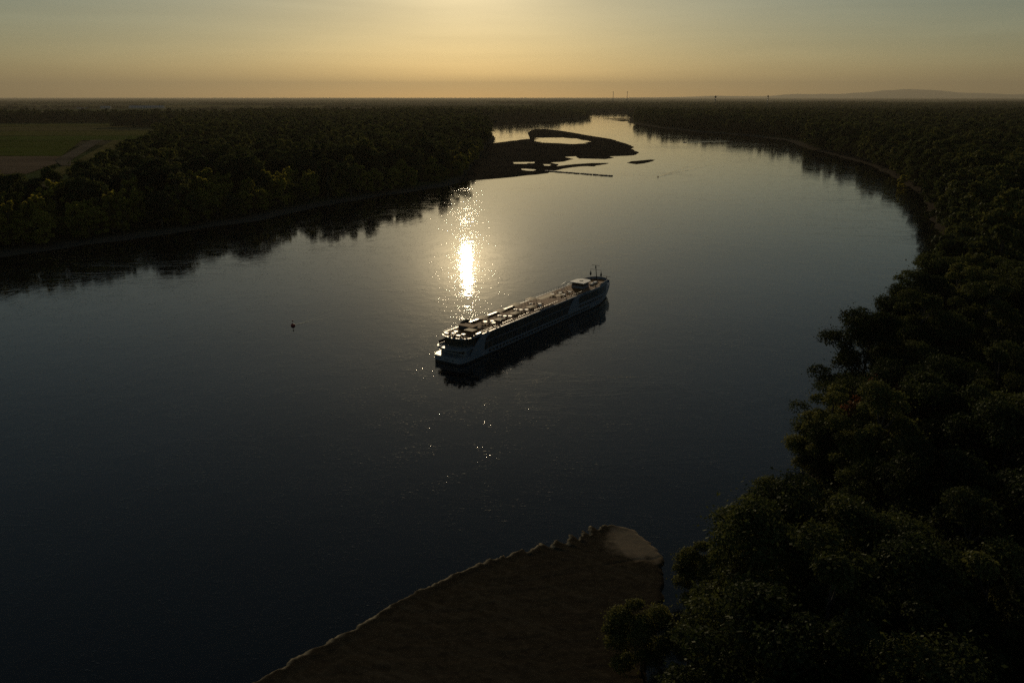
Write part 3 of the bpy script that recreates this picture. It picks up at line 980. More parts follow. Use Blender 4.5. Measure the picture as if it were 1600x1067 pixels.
# open land where no wood stands (left plain, far fields)
OPEN = [[(-330, 560), (-425, 840), (-480, 1000), (-500, 1200), (-540, 1420), (-640, 1640), (-720, 2000), (-760, 2450), (-700, 2780),
         (-2600, 2560), (-2300, 1000), (-900, 560)]]
BELT = [[(-2600, 2600), (-1500, 2760), (-1140, 2800), (-1000, 2860), (-1050, 2960), (-2600, 2900)],
        [(-1150, 2330), (-980, 2290), (-720, 2350), (-600, 2450), (-700, 2620), (-960, 2620), (-1100, 2430)],
        [(-1000, 2850), (-600, 2700), (-420, 3100), (-700, 3500), (-1050, 3200)]]
WOODL = [(-900, 380), (-330, 380), (-284, 437), (-256, 473), (-223, 514), (-184, 573), (-159, 646), (-123, 715), (-78, 783), (-56, 831),
         (-45, 900), (-40, 1300), (-34, 1727), (-57, 2157), (-93, 2489), (-133, 2866), (0, 3018), (120, 3100), (310, 3480),
         (398, 4258), (452, 4794), (300, 5600), (-600, 5600), (-800, 4600), (-700, 3600), (-800, 2900), (-840, 2500), (-860, 2250), (-740, 1800), (-602, 1395),
         (-468, 1052), (-400, 830), (-318, 605), (-296, 545), (-345, 555), (-400, 580), (-900, 680)]
def wood_mask(P):
    dl = sdf(WOODL, P)
    dr = sdf(RIGHT_LAND, P)
    m = (dl > 0) & (sdf(LEFT_LAND, P) > 14 + 4 * vnoise(P, 25, 71))
    for b in BELT:
        m |= sdf(b, P) > 0
    inland = np.where(P[:, 1] < 420, 0.5, 5.5)
    inland = np.where(P[:, 1] > 1500, 28.0, inland)
    m |= dr > inland + np.where(P[:, 1] < 420, 0.5, 3.0) * vnoise(P, 22, 72)
    return m

pick = lambda r, names, p: r.choice(len(names), p=p)
all_pts, all_kind = [], []
names = ['broad', 'wide', 'tall', 'round', 'willow', 'poplar']
P = jitter_grid(-900, 900, 40, 1300, 10.6, 1)
P = P[in_view(P)]
P = P[wood_mask(P)]
r = np.random.default_rng(77)
P = P[r.uniform(size=len(P)) > 0.10]
# kinds: yellowing willows and poplars line the left shore
dl = sdf(LEFT_LAND, P)
left = dl > 0
u = r.uniform(0, 1, len(P))
kind = np.array(names)[np.searchsorted(np.cumsum([0.38, 0.24, 0.2, 0.16, 0.02]), u).clip(0, 4)].astype(object)
edge = left & (dl < 42)
kind[edge] = np.array(['round', 'willow', 'willow', 'poplar', 'poplar', 'willow', 'poplar', 'tall'], dtype=object)[r.integers(0, 8, edge.sum())]
pop = left & (P[:, 1] < 720) & (dl < 62) & (dl > 22) & (P[:, 0] < -135)
kind[pop & (r.uniform(size=len(P)) < 0.75)] = 'poplar'
dr = sdf(RIGHT_LAND, P)
redge = (dr > 0) & (dr < 20) & (P[:, 1] > 250)
kind[redge & (r.uniform(size=len(P)) < 0.25)] = 'round'
scl = r.uniform(0.66, 1.22, len(P))
scl[edge] *= 0.85
scl[left] *= 1.5
scl[dr > 0] *= np.clip(1.15 + (P[dr > 0, 1] - 150) / 800, 1.15, 1.5)
rot = r.uniform(0, 6.28, len(P))
hgt = np.array([KINDS[k][0] for k in kind]) * scl
dist = np.hypot(P[:, 0], P[:, 1])
# a front tree shows more than one buried in the wood
front = np.where(left, np.clip(1.25 - dl / 240, 0.3, 1.25), np.clip(1.2 - dr / 300, 0.45, 1.2))
fov = np.abs(P[:, 0]) < P[:, 1] * 0.643 + 3
score = hgt / dist * front * np.where(fov, 1, 0.2) * np.where(left & (dl < 70), 1.5, 1.0)
order = np.argsort(-score)
single = np.zeros(len(P), bool)
single[order[:300]] = True

gz = land_z(P)
GROUPS = {
    'right_near': 'trees in the near wood on the right bank',
    'right_shore': 'trees along the bend of the right shore',
    'left_shore': 'shore trees in front of the left wood',
    'left_wood': 'trees of the left wood behind the shore',
}
def plant(kname, x, y, z, s, rz, src, label, group, var):
    trunk, crown, h, rad = src[kname][var % len(src[kname])]
    root = bpy.data.objects.new({'poplar': 'poplar_tree', 'willow': 'willow_tree'}.get(kname, 'broadleaf_tree'), None)
    root_col.objects.link(root)
    root.location = (x, y, z)
    root.rotation_euler = (0, 0, rz)
    root.scale = (s, s, s)
    root.empty_display_size = 0.5
    link('trunk', trunk, root)
    link('crown', crown, root)
    tag(root, label, 'tree', group)
    return root
ADJ = {'broad': 'dark green full crowned', 'wide': 'dark green wide spreading', 'tall': 'olive green tall', 'round': 'olive green low round',
       'willow': 'yellow green bushy', 'poplar': 'yellow green narrow upright', 'rust': 'rust brown'}
for i in np.where(single)[0]:
    x, y = P[i]
    k = kind[i]
    if left[i]:
        zone = 'left_shore' if dl[i] < 45 else 'left_wood'
        part = ('at the left end' if y < 520 else 'below the left fields' if y < 620 else
                'midway along the left bank' if y < 720 else 'by the sun glitter' if y < 840 else 'beside the big sandbar')
        where = part + (', at the water edge' if dl[i] < 26 else ', second row' if zone == 'left_shore' else ', behind the shore trees')
    elif y < 330:
        zone = 'right_near'
        part = ('beside the sand spit' if y < 118 else 'just beyond the sand spit' if y < 165 else
                'below the rust brown tree' if y < 215 else 'above the rust brown tree' if y < 270 else 'level with the ship bow')
        where = part + (', overhanging the river' if dr[i] < 8 else ', second row' if dr[i] < 18 else ', deeper in')
    else:
        zone = 'right_shore'
        part = 'where the right bank begins to bend' if y < 450 else 'along the right bank bend' if y < 640 else 'beyond the yellow bush'
        where = part + (', at the water edge' if dr[i] < 22 else ', behind the first row')
    src = near_src if dist[i] < 330 else mid_src
    plant(k, x, y, gz[i], scl[i], rot[i], src, '%s tree %s' % (ADJ[k], where), '%s %s' % (ADJ[k], GROUPS[zone]), int(rot[i] * 10))
rest = ~single
ridx = np.array([NEARX.get(k, NEARX['willow']) if dd < 330 else random.choice(MIDX.get(k, MIDX['willow'])) for k, dd in zip(kind[rest], dist[rest])])
pl = left[rest]
pts3 = np.column_stack([P[rest], gz[rest]])
woodland('left_woodland', 'dense dark wood behind the trees of the left bank', pts3[pl], rot[rest][pl], scl[rest][pl], ridx[pl])
woodland('right_woodland', 'dense dark wood behind the trees of the right bank', pts3[~pl], rot[rest][~pl], scl[rest][~pl], ridx[~pl])

# farther woods
far_pts, far_rot, far_scl, far_idx = [], [], [], []
Q = jitter_grid(-2800, 2200, 1300, 3300, 16.0, 2)
Q = Q[in_view(Q, 80)]
Q = Q[wood_mask(Q)]
kk = r.choice(['broad', 'wide', 'tall', 'round'], len(Q), p=[0.42, 0.3, 0.15, 0.13])
far_pts.append(np.column_stack([Q, np.full(len(Q), 2.6)])); far_rot.append(r.uniform(0, 6.28, len(Q))); far_scl.append(r.uniform(1.2, 1.9, len(Q)))
far_idx.append(np.array([random.choice(LOWX[k]) for k in kk]))
Q = jitter_grid(-9000, 9000, 3300, 12500, 50.0, 3)
Q = Q[in_view(Q, 150)]
keep = np.where((Q[:, 0] > -700) & (Q[:, 1] < 9000), wood_mask(Q) | ((sdf(LEFT_LAND, Q) > 25) & ((vnoise(Q, 420, 81) + 0.5 * vnoise(Q, 130, 82)) > -0.55) & (Q[:, 0] > 250)),
                (vnoise(Q * np.array([0.35, 1.0]), 260, 83) + 0.4 * vnoise(Q, 120, 84)) > 0.72)
keep &= (land_d(Q) > 25)
for fp in ([(3600, 7000), (6000, 6500), (6800, 7600), (4200, 8300)], [(-3600, 4300), (-900, 3900), (-900, 4500), (-3800, 5200)],
           [(-6500, 7200), (-1500, 6800), (-1500, 8000), (-7000, 8600)]):
    keep &= sdf(fp, Q) < 0
Q = Q[keep]
far_pts.append(np.column_stack([Q, np.full(len(Q), 2.2)])); far_rot.append(r.uniform(0, 6.28, len(Q))); far_scl.append(r.uniform(1.0, 1.5, len(Q)) * np.where(Q[:, 0] < -700, 0.62, 1.0))
far_idx.append(r.choice(FARX, len(Q)))
woodland('far_woodland', 'far hazy woods fading towards the horizon', np.concatenate(far_pts), np.concatenate(far_rot), np.concatenate(far_scl), np.concatenate(far_idx))

# a few trees that stand out
for (k, x, y, s, label) in (
        ('round', 20.0, 103.0, 0.78, 'low round tree standing in front of the right edge of the sand spit'),
        ('wide', 25.5, 98, 0.6, 'spreading tree at the bottom edge, second right of the spit'),
        ('round', 34, 119, 0.8, 'round tree closing the narrow channel right of the sand spit'),
        ('rust', 86.2, 164.6, 1.65, 'rust brown leaved tree among the green trees of the near right bank'),
        ('willow', -262, 492, 1.15, 'round pale yellow tree at the far left of the left bank'),
        ('willow', 381.0, 787.1, 0.9, 'bright yellow bush at the foot of the right bank bend')):
    z = float(land_z(np.array([[x, y]], float))[0])
    t = plant(k, x, y, z, s, 1.0, near_src if y < 330 else mid_src, label, None, 0)
# ------------------------------------------------------------------ river cruise ship
SHIP_L = 116.0
ship = bpy.data.objects.new('river_cruise_ship', None)
root_col.objects.link(ship)
HEAD = R(56.2)
SX, SY = 1.02, 1.07
ship.location = (-21.8, 252.2, 0)
ship.scale = (SX, SY, 1.0)
ship.rotation_euler = (0, 0, HEAD)
tag(ship, 'long white river cruise ship with brown sun deck anchored in mid river', 'ship')
def to_world(x, y, z=0):
    x, y = x * SX, y * SY
    return (ship.location.x + x * math.cos(HEAD) - y * math.sin(HEAD), ship.location.y + x * math.sin(HEAD) + y * math.cos(HEAD), z)
HB = 5.8
def b_deck(x):
    if x < 3: return HB - 1.1 * (1 - x / 3) ** 2.2
    if x < 90: return HB
    t = min(1, (x - 90) / 26)
    return HB * max(0.02, 1 - t ** 2.3)
def b_wl(x):
    if x < 3: return HB - 1.2 * (1 - x / 3) ** 2.2
    if x < 88: return HB
    t = min(1, (x - 88) / 25)
    return HB * max(0.015, 1 - t ** 1.9)
def z_deck(x):
    t = min(1, max(0, (x - 92) / 22))
    return 2.35 + 3.5 * (t * t * (3 - 2 * t))
def hull():
    xs = [0, 0.5, 1, 1.7, 2.4, 3.2] + list(np.linspace(5, 85, 14)) + list(np.linspace(88, 116, 22))
    zs = [-0.9, 0.0, 0.62, 0.63, 1.3, None]
    V, F, mi = [], [], []
    for x in xs:
        bw, bd, zd = b_wl(x), b_deck(x), z_deck(x)
        # raked stem: sections beyond the waterline end start higher
        lift = max(0.0, (x - 112.5) / 3.5) * (zd - 0.3)
        for z in zs:
            zz = zd if z is None else max(z, min(zd - 0.02, lift + 0.02 * (z + 1)))
            t = max(0.0, min(1.0, zz / zd))
            V.append((x, bw + (bd - bw) * t ** 0.8, zz))
    n = len(zs)
    for i in range(len(xs) - 1):
        for j in range(n - 1):
            F.append((i * n + j, (i + 1) * n + j, (i + 1) * n + j + 1, i * n + j + 1)); mi.append(1 if j < 3 else 0)
    m = len(V)
    V += [(x, -y, z) for x, y, z in V]
    F += [tuple(m + k for k in f[::-1]) for f in list(F)]
    mi += mi[:]
    for j in range(n - 1):                                         # transom
        F.append((j, j + 1, m + j + 1, m + j)); mi.append(1 if j < 3 else 0)
    for i in range(len(xs) - 1):                                   # main deck closes the hull
        F.append((i * n + n - 1, (i + 1) * n + n - 1, m + (i + 1) * n + n - 1, m + i * n + n - 1)); mi.append(0)
    me = bpy.data.meshes.new('hull')
    me.from_pydata(V, [], F)
    me.materials.append(M['white']); me.materials.append(M['black'])
    me.polygons.foreach_set('material_index', mi)
    me.update()
    return me
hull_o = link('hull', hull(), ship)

def plan(x0, x1, inset, n=60, front=None, aft=None):
    """outline (starboard then port) following the hull at deck level"""
    xs = np.linspace(x0, x1, n)
    def b(x):
        v = b_deck(x) - inset
        if front and x > front[0]:
            t = min(1, (x - front[0]) / (front[1] - front[0]))
            v = min(v, (b_deck(front[0]) - inset) * math.sqrt(max(0, 1 - t * t)) + 0.02)
        if aft and x < aft[0]:
            t = min(1, (aft[0] - x) / (aft[0] - aft[1]))
            v = min(v, (HB - inset) * max(0, 1 - t ** 2.6) ** (1 / 2.6) + 0.02)
        return v
    s = [(x, -b(x)) for x in xs]
    return s + [(x, -y) for x, y in reversed(s)]
def slab(mb, outline, z0, z1):
    mb.prism([(x, y, z0) for x, y in outline], (0, 0, z1 - z0))

# bulk of the cabin decks
cab = MB()
slab(cab, plan(11.5, 107.5, 0.12, 90, front=(101, 107.5)), 2.30, 8.0)
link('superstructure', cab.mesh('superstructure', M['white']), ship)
# sun deck floor with its lip
lip = MB(); slab(lip, plan(2.2, 108.2, -0.02, 110, front=(102, 108.2), aft=(9, 2.2)), 8.0, 8.32)
link('deck_edge', lip.mesh('deck_edge', M['white']), ship)
dk = MB(); slab(dk, plan(2.9, 107.6, 0.35, 110, front=(102, 107.6), aft=(9.2, 2.9)), 8.32, 8.36)
link('sun_deck', dk.mesh('sun_deck', M['teak']), ship)
# aft: recessed galley wall, terrace slab, glazed lounge
aft = MB(); slab(aft, plan(3.6, 11.6, 0.9, 24), 2.36, 4.55)
link('aft_wall', aft.mesh('aft_wall', M['white']), ship)
ter = MB(); slab(ter, plan(0.3, 12.0, 0.0, 30, aft=(4.5, 0.3)), 4.55, 5.0)
ter_o = link('terrace', ter.mesh('terrace', M['white']), ship)
lou = MB(); slab(lou, plan(3.0, 11.6, 0.75, 40, aft=(9.5, 3.0)), 5.0, 7.98)
lou_o = link('lounge_glazing', lou.mesh('lounge_glazing', M['glass'], smooth=False), ship)
# lounge mullions
pl_ = plan(2.94, 11.6, 0.70, 40, aft=(9.5, 2.94))
mu = MB(); mu.box(-0.05, 0.05, -0.05, 0.05, 5.0, 7.98)
mul_me = mu.mesh('mullion', M['darkgrey'])
for k in list(range(0, 40, 4)) + list(range(41, 80, 4)):
    link('mullion', mul_me, ship, (pl_[k][0], pl_[k][1], 0))
# galley windows at the stern
w = MB(); w.box(-0.03, 0.0, -1.15, 1.15, 2.9, 4.2)
gal = w.mesh('window', M['glass'])
for y in (-3.2, -0.6, 2.0):
    link('window', gal, ship, (3.58, y, 0))
# terrace rails (glass screens with a top rail)
def rail_along(name, pts, h, post=1.6, mat='chrome', thick=0.035, mid=1, parent=ship):
    b = MB()
    pts = [Vector(p) for p in pts]
    b.path([p + Vector((0, 0, h)) for p in pts], thick, 5)
    for k in range(1, mid + 1):
        b.path([p + Vector((0, 0, h * k / (mid + 1))) for p in pts], thick * 0.55, 4)
    acc = 0.0
    for a, c in zip(pts[:-1], pts[1:]):
        L = (c - a).length
        s = (post - acc) % post
        while s < L:
            p = a.lerp(c, s / L)
            b.tube(p, p + Vector((0, 0, h)), thick * 0.8, n=4)
            s += post
        acc = (acc + L) % post
    return link(name, b.mesh(name, M[mat]), parent)
tp = plan(0.5, 12.0, 0.15, 26, aft=(4.5, 0.5))
rail_along('terrace_railing', [(x, y, 5.0) for x, y in tp[:26][::-1]] + [(x, y, 5.0) for x, y in tp[26:][::-1]][::-1], 1.1)
scr = MB()
sp_ = [(x, y) for x, y in tp[26:46]]
for a, c in zip(sp_[:-1], sp_[1:]):
    scr.prism([(a[0], a[1], 5.02), (c[0], c[1], 5.02), (c[0], c[1], 6.05), (a[0], a[1], 6.05)], (0.02, -0.03, 0))
link('wind_screen', scr.mesh('wind_screen', M['glass']), ship)
# hull bulwark rail at the stern gallery
gp = plan(0.15, 12.0, 0.15, 26)
rail_along('gallery_railing', [(x, y, 2.36) for x, y in gp[:26][::-1]] + [(x, y, 2.36) for x, y in gp[26:][::-1]][::-1], 0.5, mid=0)

def side_panel(x0, x1, z0, z1, side, depth=0.05, inset=0.12, n=1, ref=0.0):
    """panel lying on the cabin wall, side -1 starboard, +1 port"""
    mb = MB()
    xs = np.linspace(x0, x1, n + 1)
    for a, c in zip(xs[:-1], xs[1:]):
        ya, yc = (b_deck(a + ref) - inset) * side, (b_deck(c + ref) - inset) * side
        mb.prism([(a, ya, z0), (c, yc, z0), (c, yc, z1), (a, ya, z1)], (0, depth * side, 0))
    return mb
# cabin windows: two decks of tall panes, shared mesh along the straight side
pm = {}
for side in (-1, 1):
    pm[side] = side_panel(-1.38, 1.38, 0, 2.55, side, 0.05, ref=40).mesh('window', M['glass'])
for side in (-1, 1):
    for row, z in ((0, 2.42), (1, 5.24)):
        x = 14.5 - (1.2 if row == 0 else 0)
        while x < 72.5:
            link('window', pm[side], ship, (x, 0, z))
            x += 3.0
# pale line between the two cabin decks, and mullion fins
for side in (-1, 1):
    ln = side_panel(11.5, 74, 5.05, 5.2, side, 0.14)
    link('deck_line', ln.mesh('deck_line', M['white']), ship)
# forward saloon windows: tall dark panes that follow the bow, lower row of smaller ones
for side in (-1, 1):
    x = 77.6
    while x < 104.2:
        wd = 2.3 if x < 92 else 1.15
        link('window', side_panel(x, x + wd, 4.55, 7.35, side, 0.05, n=2).mesh('window', M['glass']), ship)
        x += wd + (0.25 if x < 92 else 0.5)
    x = 74.0
    while x < 100:
        link('window', side_panel(x, x + 1.5, 2.75, 3.75, side, 0.05, n=1).mesh('window', M['glass']), ship)
        x += 2.1
# low hull windows
ph = {}
for side in (-1, 1):
    ph[side] = side_panel(-0.72, 0.72, 1.05, 1.85, side, 0.05, inset=-0.001, ref=40).mesh('porthole', M['glass'])
    x = 16.0
    while x < 86:
        link('porthole', ph[side], ship, (x, 0, 0))
        x += 2.05
# rubbing strake
for side in (-1, 1):
    st = side_panel(2, 100, 2.12, 2.36, side, 0.14, inset=0.0, n=40)
    link('rubbing_strake', st.mesh('rubbing_strake', M['white']), ship)
# white sweeping fins fore and aft
def fin(side, top0, top1, bot0, bot1, curve):
    n = 12
    out = []
    zt, zb = 8.0, 2.3
    left_e = [(bot0 + (top0 - bot0) * (k / n) ** 1.3, zb + (zt - zb) * k / n) for k in range(n + 1)]
    right_e = []
    for k in range(n + 1):
        t = k / n
        x = bot1 + (top1 - bot1) * t - curve * math.sin(math.pi * t) + (2.2 * max(0, t - 0.75) / 0.25) ** 1.0
        right_e.append((x, zb + (zt - zb) * t))
    mb = MB()
    for k in range(n):
        a, b_, c, d = left_e[k], right_e[k], right_e[k + 1], left_e[k + 1]
        y = lambda x: (b_deck(x) - 0.12) * side
        mb.prism([(a[0], y(a[0]), a[1]), (b_[0], y(b_[0]), b_[1]), (c[0], y(c[0]), c[1]), (d[0], y(d[0]), d[1])], (0, 0.30 * side, 0))
    return mb.mesh('fin', M['white'])
for side in (-1, 1):
    link('fin', fin(side, 11.0, 14.5, 5.0, 12.5, 0.6), ship)
    link('fin', fin(side, 73.5, 77.0, 68.5, 77.5, 0.9), ship)
# bulwark round the forward deck
bw = plan(96, 108.15, 0.0, 40, front=(102, 108.15))
bwm = MB()
for a, c in zip(bw[:-1], bw[1:]):
    nx, ny = (c[1] - a[1]), -(c[0] - a[0])
    l = math.hypot(nx, ny) or 1
    bwm.prism([(a[0], a[1], 8.32), (c[0], c[1], 8.32), (c[0], c[1], 9.35), (a[0], a[1], 9.35)], (-nx / l * 0.12, -ny / l * 0.12, 0))
link('forward_bulwark', bwm.mesh('forward_bulwark', M['white']), ship)
# bow deck fittings
bwl = MB()
bo = plan(107, 115.8, 0.05, 24)
for a, c in zip(bo[:23], bo[1:24]):
    for s in (1, -1):
        bwl.prism([(a[0], a[1] * s, z_deck(a[0])), (c[0], c[1] * s, z_deck(c[0])), (c[0], c[1] * s, z_deck(c[0]) + 0.75), (a[0], a[1] * s, z_deck(a[0]) + 0.75)], (0, 0.1 * s, 0))
link('bow_bulwark', bwl.mesh('bow_bulwark', M['white']), ship)
wl = MB(); wl.tube((110.5, -1.2, 5.9), (110.5, 1.2, 5.9), 0.45, n=10); wl.box(110.1, 110.9, -0.25, 0.25, 5.2, 6.2)
link('anchor_winch', wl.mesh('anchor_winch', M['darkgrey']), ship)
# railings of the sun deck
sd = plan(9.5, 96, 0.12, 60)
rs = rail_along('railing', [(x, y, 8.32) for x, y in sd[:60]], 1.05, 2.0)
rp = rail_along('railing', [(x, y, 8.32) for x, y in sd[60:]], 1.05, 2.0)
ap = plan(2.5, 9.5, 0.12, 30, aft=(9, 2.5))
rail_along('railing', [(x, y, 8.32) for x, y in ap[:30][::-1]] + [(x, y, 8.32) for x, y in ap[30:][::-1]][::-1], 1.05, 1.5)
# low white coamings along the port walkway, lit by the sun
for x0, x1 in ((18.5, 27), (30.5, 37.5), (40, 47.5)):
    c = MB(); c.box(x0, x1, 4.55, 5.25, 8.36, 8.86)
    link('coaming', c.mesh('coaming', M['white']), ship)
c = MB(); c.box(9.3, 12.0, -5.5, -4.6, 8.36, 8.8)
link('coaming', c.mesh('coaming', M['white']), ship)
# bar house between the aft terrace and the sun deck
bh = MB(); bh.box(12.0, 15.0, -1.6, 4.0, 8.36, 9.75)
bh_o = link('bar_house', bh.mesh('bar_house', M['darkgrey']), ship)
rf = MB(); rf.box(11.8, 15.2, -1.8, 4.2, 9.75, 9.85)
link('bar_roof', rf.mesh('bar_roof', M['teak']), ship)
# stair rails beside the bar house
sr = MB(); sr.path([(14.6, -2.8, 9.9), (17.4, -4.4, 8.7)], 0.09); sr.path([(12.4, -3.0, 9.9), (14.6, -5.0, 8.7)], 0.07)
link('stair_rail', sr.mesh('stair_rail', M['offwhite']), ship)
# wheelhouse
wh = MB(); slab(wh, [(86.6, -2.6), (91.6, -2.6), (92.8, -1.2), (92.8, 1.2), (91.6, 2.6), (86.6, 2.6)], 8.36, 9.5)
link('wheelhouse', wh.mesh('wheelhouse', M['white']), ship)
wg = MB(); slab(wg, [(86.7, -2.5), (91.55, -2.5), (92.7, -1.15), (92.7, 1.15), (91.55, 2.5), (86.7, 2.5)], 9.5, 10.75)
link('wheelhouse_glazing', wg.mesh('wheelhouse_glazing', M['glass']), ship)
wr = MB(); slab(wr, [(85.9, -3.2), (92.0, -3.2), (94.0, -1.6), (94.0, 1.6), (92.0, 3.2), (85.9, 3.2)], 10.75, 11.0)
wr_o = link('wheelhouse_roof', wr.mesh('wheelhouse_roof', M['offwhite']), ship)
ht = MB(); ht.box(89.3, 90.7, -0.5, 0.5, 11.0, 11.16)
link('hatch', ht.mesh('hatch', M['darkgrey']), wr_o)
# curved pipe screen abaft the wheelhouse
cv = MB()
arc = [(78 + 8.5 * t, 4.9, 8.4 + 2.2 * math.sin(t * math.pi / 2)) for t in np.linspace(0, 1, 9)]
cv.path(arc, 0.07); cv.path([(x, y - 2.2, z) for x, y, z in arc], 0.07)
for k in (2, 4, 6, 8):
    cv.tube(arc[k], (arc[k][0], arc[k][1], 8.36), 0.05)
    cv.tube(arc[k], (arc[k][0], arc[k][1] - 2.2, arc[k][2]), 0.05)
link('pipe_screen', cv.mesh('pipe_screen', M['offwhite']), ship)
# skylight boxes forward
for x, y in ((95.0, -1.6), (98.3, -1.4)):
    b = MB(); b.box(x, x + 2.2, y - 0.5, y + 0.6, 8.36, 9.0)
    link('skylight', b.mesh('skylight', M['offwhite']), ship)
# mast with yard, lamp head and two hanging signal bodies
MX, MY = 105.2, 0.8
ms = MB(); ms.tube((MX, MY, 8.3), (MX - 1.2, MY, 14.3), 0.22, 0.12, 8)
mast = link('mast', ms.mesh('mast', M['black']), ship)
ya = MB(); ya.tube((MX - 1.0, MY - 2.5, 13.1), (MX - 1.0, MY + 2.5, 13.1), 0.07)
link('yard', ya.mesh('yard', M['black']), mast)
ya = MB(); ya.tube((MX - 1.3, MY - 1.8, 15.1), (MX - 1.3, MY + 1.8, 15.1), 0.08); ya.tube((MX - 1.2, MY, 13.7), (MX - 1.3, MY, 15.1), 0.3, 0.16, 8)
link('radar_head', ya.mesh('radar_head', M['black']), mast)
for s in (-1, 1):
    sb = MB()
    y = MY + 2.4 * s
    sb.lathe([(0.05, 0), (0.36, 0.5), (0.42, 1.0), (0.2, 1.7), (0.04, 2.4)], 8, (MX - 1.0, y, 10.2))
    sb.tube((MX - 1.0, y, 12.5), (MX - 1.0, y, 13.1), 0.03)
    link('signal_body', sb.mesh('signal_body', M['black']), mast)
# bow light post with small radar bar
bp_ = MB(); bp_.tube((112.8, 0, 5.8), (112.8, 0, 8.6), 0.22, 0.14, 8); bp_.box(112.6, 113.0, -0.4, 0.4, 7.2, 7.7)
bpo = link('bow_post', bp_.mesh('bow_post', M['black']), ship)
rb = MB(); rb.box(112.7, 112.9, -1.7, 1.7, 8.6, 8.75)
link('radar_bar', rb.mesh('radar_bar', M['black']), bpo)
# lettering on the transom: dark marks, too small in the photograph to read
def marks(x, y0, z0, widths, h, gap, mat):
    b = MB()
    y = y0
    for k, wd in enumerate(widths):
        b.box(x, x + 0.02, y - wd, y, z0, z0 + h * (1.0 if k % 3 == 0 else 0.72))
        y -= wd + gap
    return b.mesh('lettering', mat)
link('lettering', marks(-0.035, 4.2, 1.25, [0.3, 0.22, 0.2, 0.24, 0.2, 0.22, 0.2], 0.42, 0.07, M['navy']), ship)
link('lettering', marks(-0.035, 0.9, 1.1, [0.2, 0.26, 0.22, 0.2, 0.24, 0.22], 0.5, 0.13, M['darkgrey']), ship)
em = MB(); em.box(-0.035, -0.015, -2.75, -2.15, 1.05, 1.65)
link('emblem', em.mesh('emblem', M['darkgrey']), ship)

# ------------------------------------------------------------------ things on the sun deck
DK = 8.36
def thing(name, label, cat, x, y, z, rz=0.0, group=None):
    o = bpy.data.objects.new(name, None)
    root_col.objects.link(o)
    o.location = to_world(x, y, z)
    o.rotation_euler = (0, 0, HEAD + rz)
    o.empty_display_size = 0.3
    return tag(o, label, cat, group)
def shade_meshes(w, d, h, sag=0.18):
    n = 6
    V, F = [], []
    for i in range(n + 1):
        for j in range(n + 1):
            u, v = i / n, j / n
            z = h - sag * math.sin(math.pi * u) * 0.5 + sag * (1 - math.sin(math.pi * v)) * -0.4
            V.append((w * (u - 0.5), d * (v - 0.5), z))
    for i in range(n):
        for j in range(n):
            a = i * (n + 1) + j
            F.append((a, a + n + 1, a + n + 2, a + 1))
    m = len(V)
    V += [(x, y, z - 0.06) for x, y, z in V]
    F += [tuple(m + k for k in f[::-1]) for f in list(F)]
    for i in range(n):
        for (a, b) in ((i, i + 1), ((n) * (n + 1) + i + 1, n * (n + 1) + i), ((i + 1) * (n + 1), i * (n + 1)), (i * (n + 1) + n, (i + 1) * (n + 1) + n)):
            F.append((a, b, m + b, m + a))
    c = bpy.data.meshes.new('canvas')
    c.from_pydata(V, [], F)
    c.materials.append(M['canvas'])
    c.update()
    p = MB(); p.tube((0, 0, 0), (0, 0, h - 0.15), 0.04, n=5)
    return c, p.mesh('post', M['chrome'])
def awning(x, y, w, d, h, label, meshes, rz=0.0, group='canvas awnings on the sun deck'):
    a = thing('awning', label, 'awning', x, y, DK, rz, group)
    link('canvas', meshes[0], a)
    for sx in (-1, 1):
        for sy in (-1, 1):
            link('post', meshes[1], a, (sx * (w / 2 - 0.15), sy * (d / 2 - 0.15), 0))
    return a
PA = shade_meshes(4.6, 3.2, 2.0)
SA = shade_meshes(3.6, 2.4, 1.9)
ords = ['first', 'second', 'third', 'fourth']
for k, x in enumerate((23.0, 34.0, 44.3, 55.0)):
    awning(x, 2.4, 4.6, 3.2, 2.0, 'larger tan awning on the far side of the deck, %s from the stern' % ords[k], PA, 0.04 * (k - 1))
for k, x in enumerate((24.6, 34.6, 45.2, 66.0)):
    awning(x, -3.6 if k < 3 else -3.2, 3.6, 2.4, 1.9, 'small tan awning on the near side of the deck, %s from the stern' % ords[k], SA, 0.05 * (1 - k))
awning(60.8, -0.6, 10.5, 2.8, 2.0, 'long flat tan awning in the middle of the sun deck', shade_meshes(10.5, 2.8, 2.0, 0.05))
awning(9.2, -2.9, 3.0, 3.6, 1.6, 'pale canvas awning over the aft terrace next to the bar house', shade_meshes(3.0, 3.6, 1.6, 0.06))

# round tables with wicker chairs
tt = MB(); tt.lathe([(0.72, 0.70), (0.76, 0.72), (0.76, 0.76), (0.72, 0.77)], 14)
tt_me = tt.mesh('table_top', M['offwhite'])
tg = MB(); tg.tube((0, 0, 0), (0, 0, 0.7), 0.05, n=6); tg.lathe([(0.34, 0.0), (0.32, 0.03), (0.08, 0.06)], 10)
tg_me = tg.mesh('pedestal', M['darkgrey'])
cs_ = MB(); cs_.box(-0.3, 0.3, -0.3, 0.3, 0.36, 0.46)
ch_seat = cs_.mesh('seat', M['chair'])
cb = MB(); cb.prism([(-0.3, 0.26, 0.46), (0.3, 0.26, 0.46), (0.27, 0.36, 0.92), (-0.27, 0.36, 0.92)], (0, 0.06, 0))
cb.box(-0.33, -0.27, -0.25, 0.28, 0.46, 0.66); cb.box(0.27, 0.33, -0.25, 0.28, 0.46, 0.66)
ch_back = cb.mesh('backrest', M['chair'])
cl_ = MB(); cl_.box(-0.025, 0.025, -0.025, 0.025, 0, 0.36)
ch_leg = cl_.mesh('leg', M['chair'])
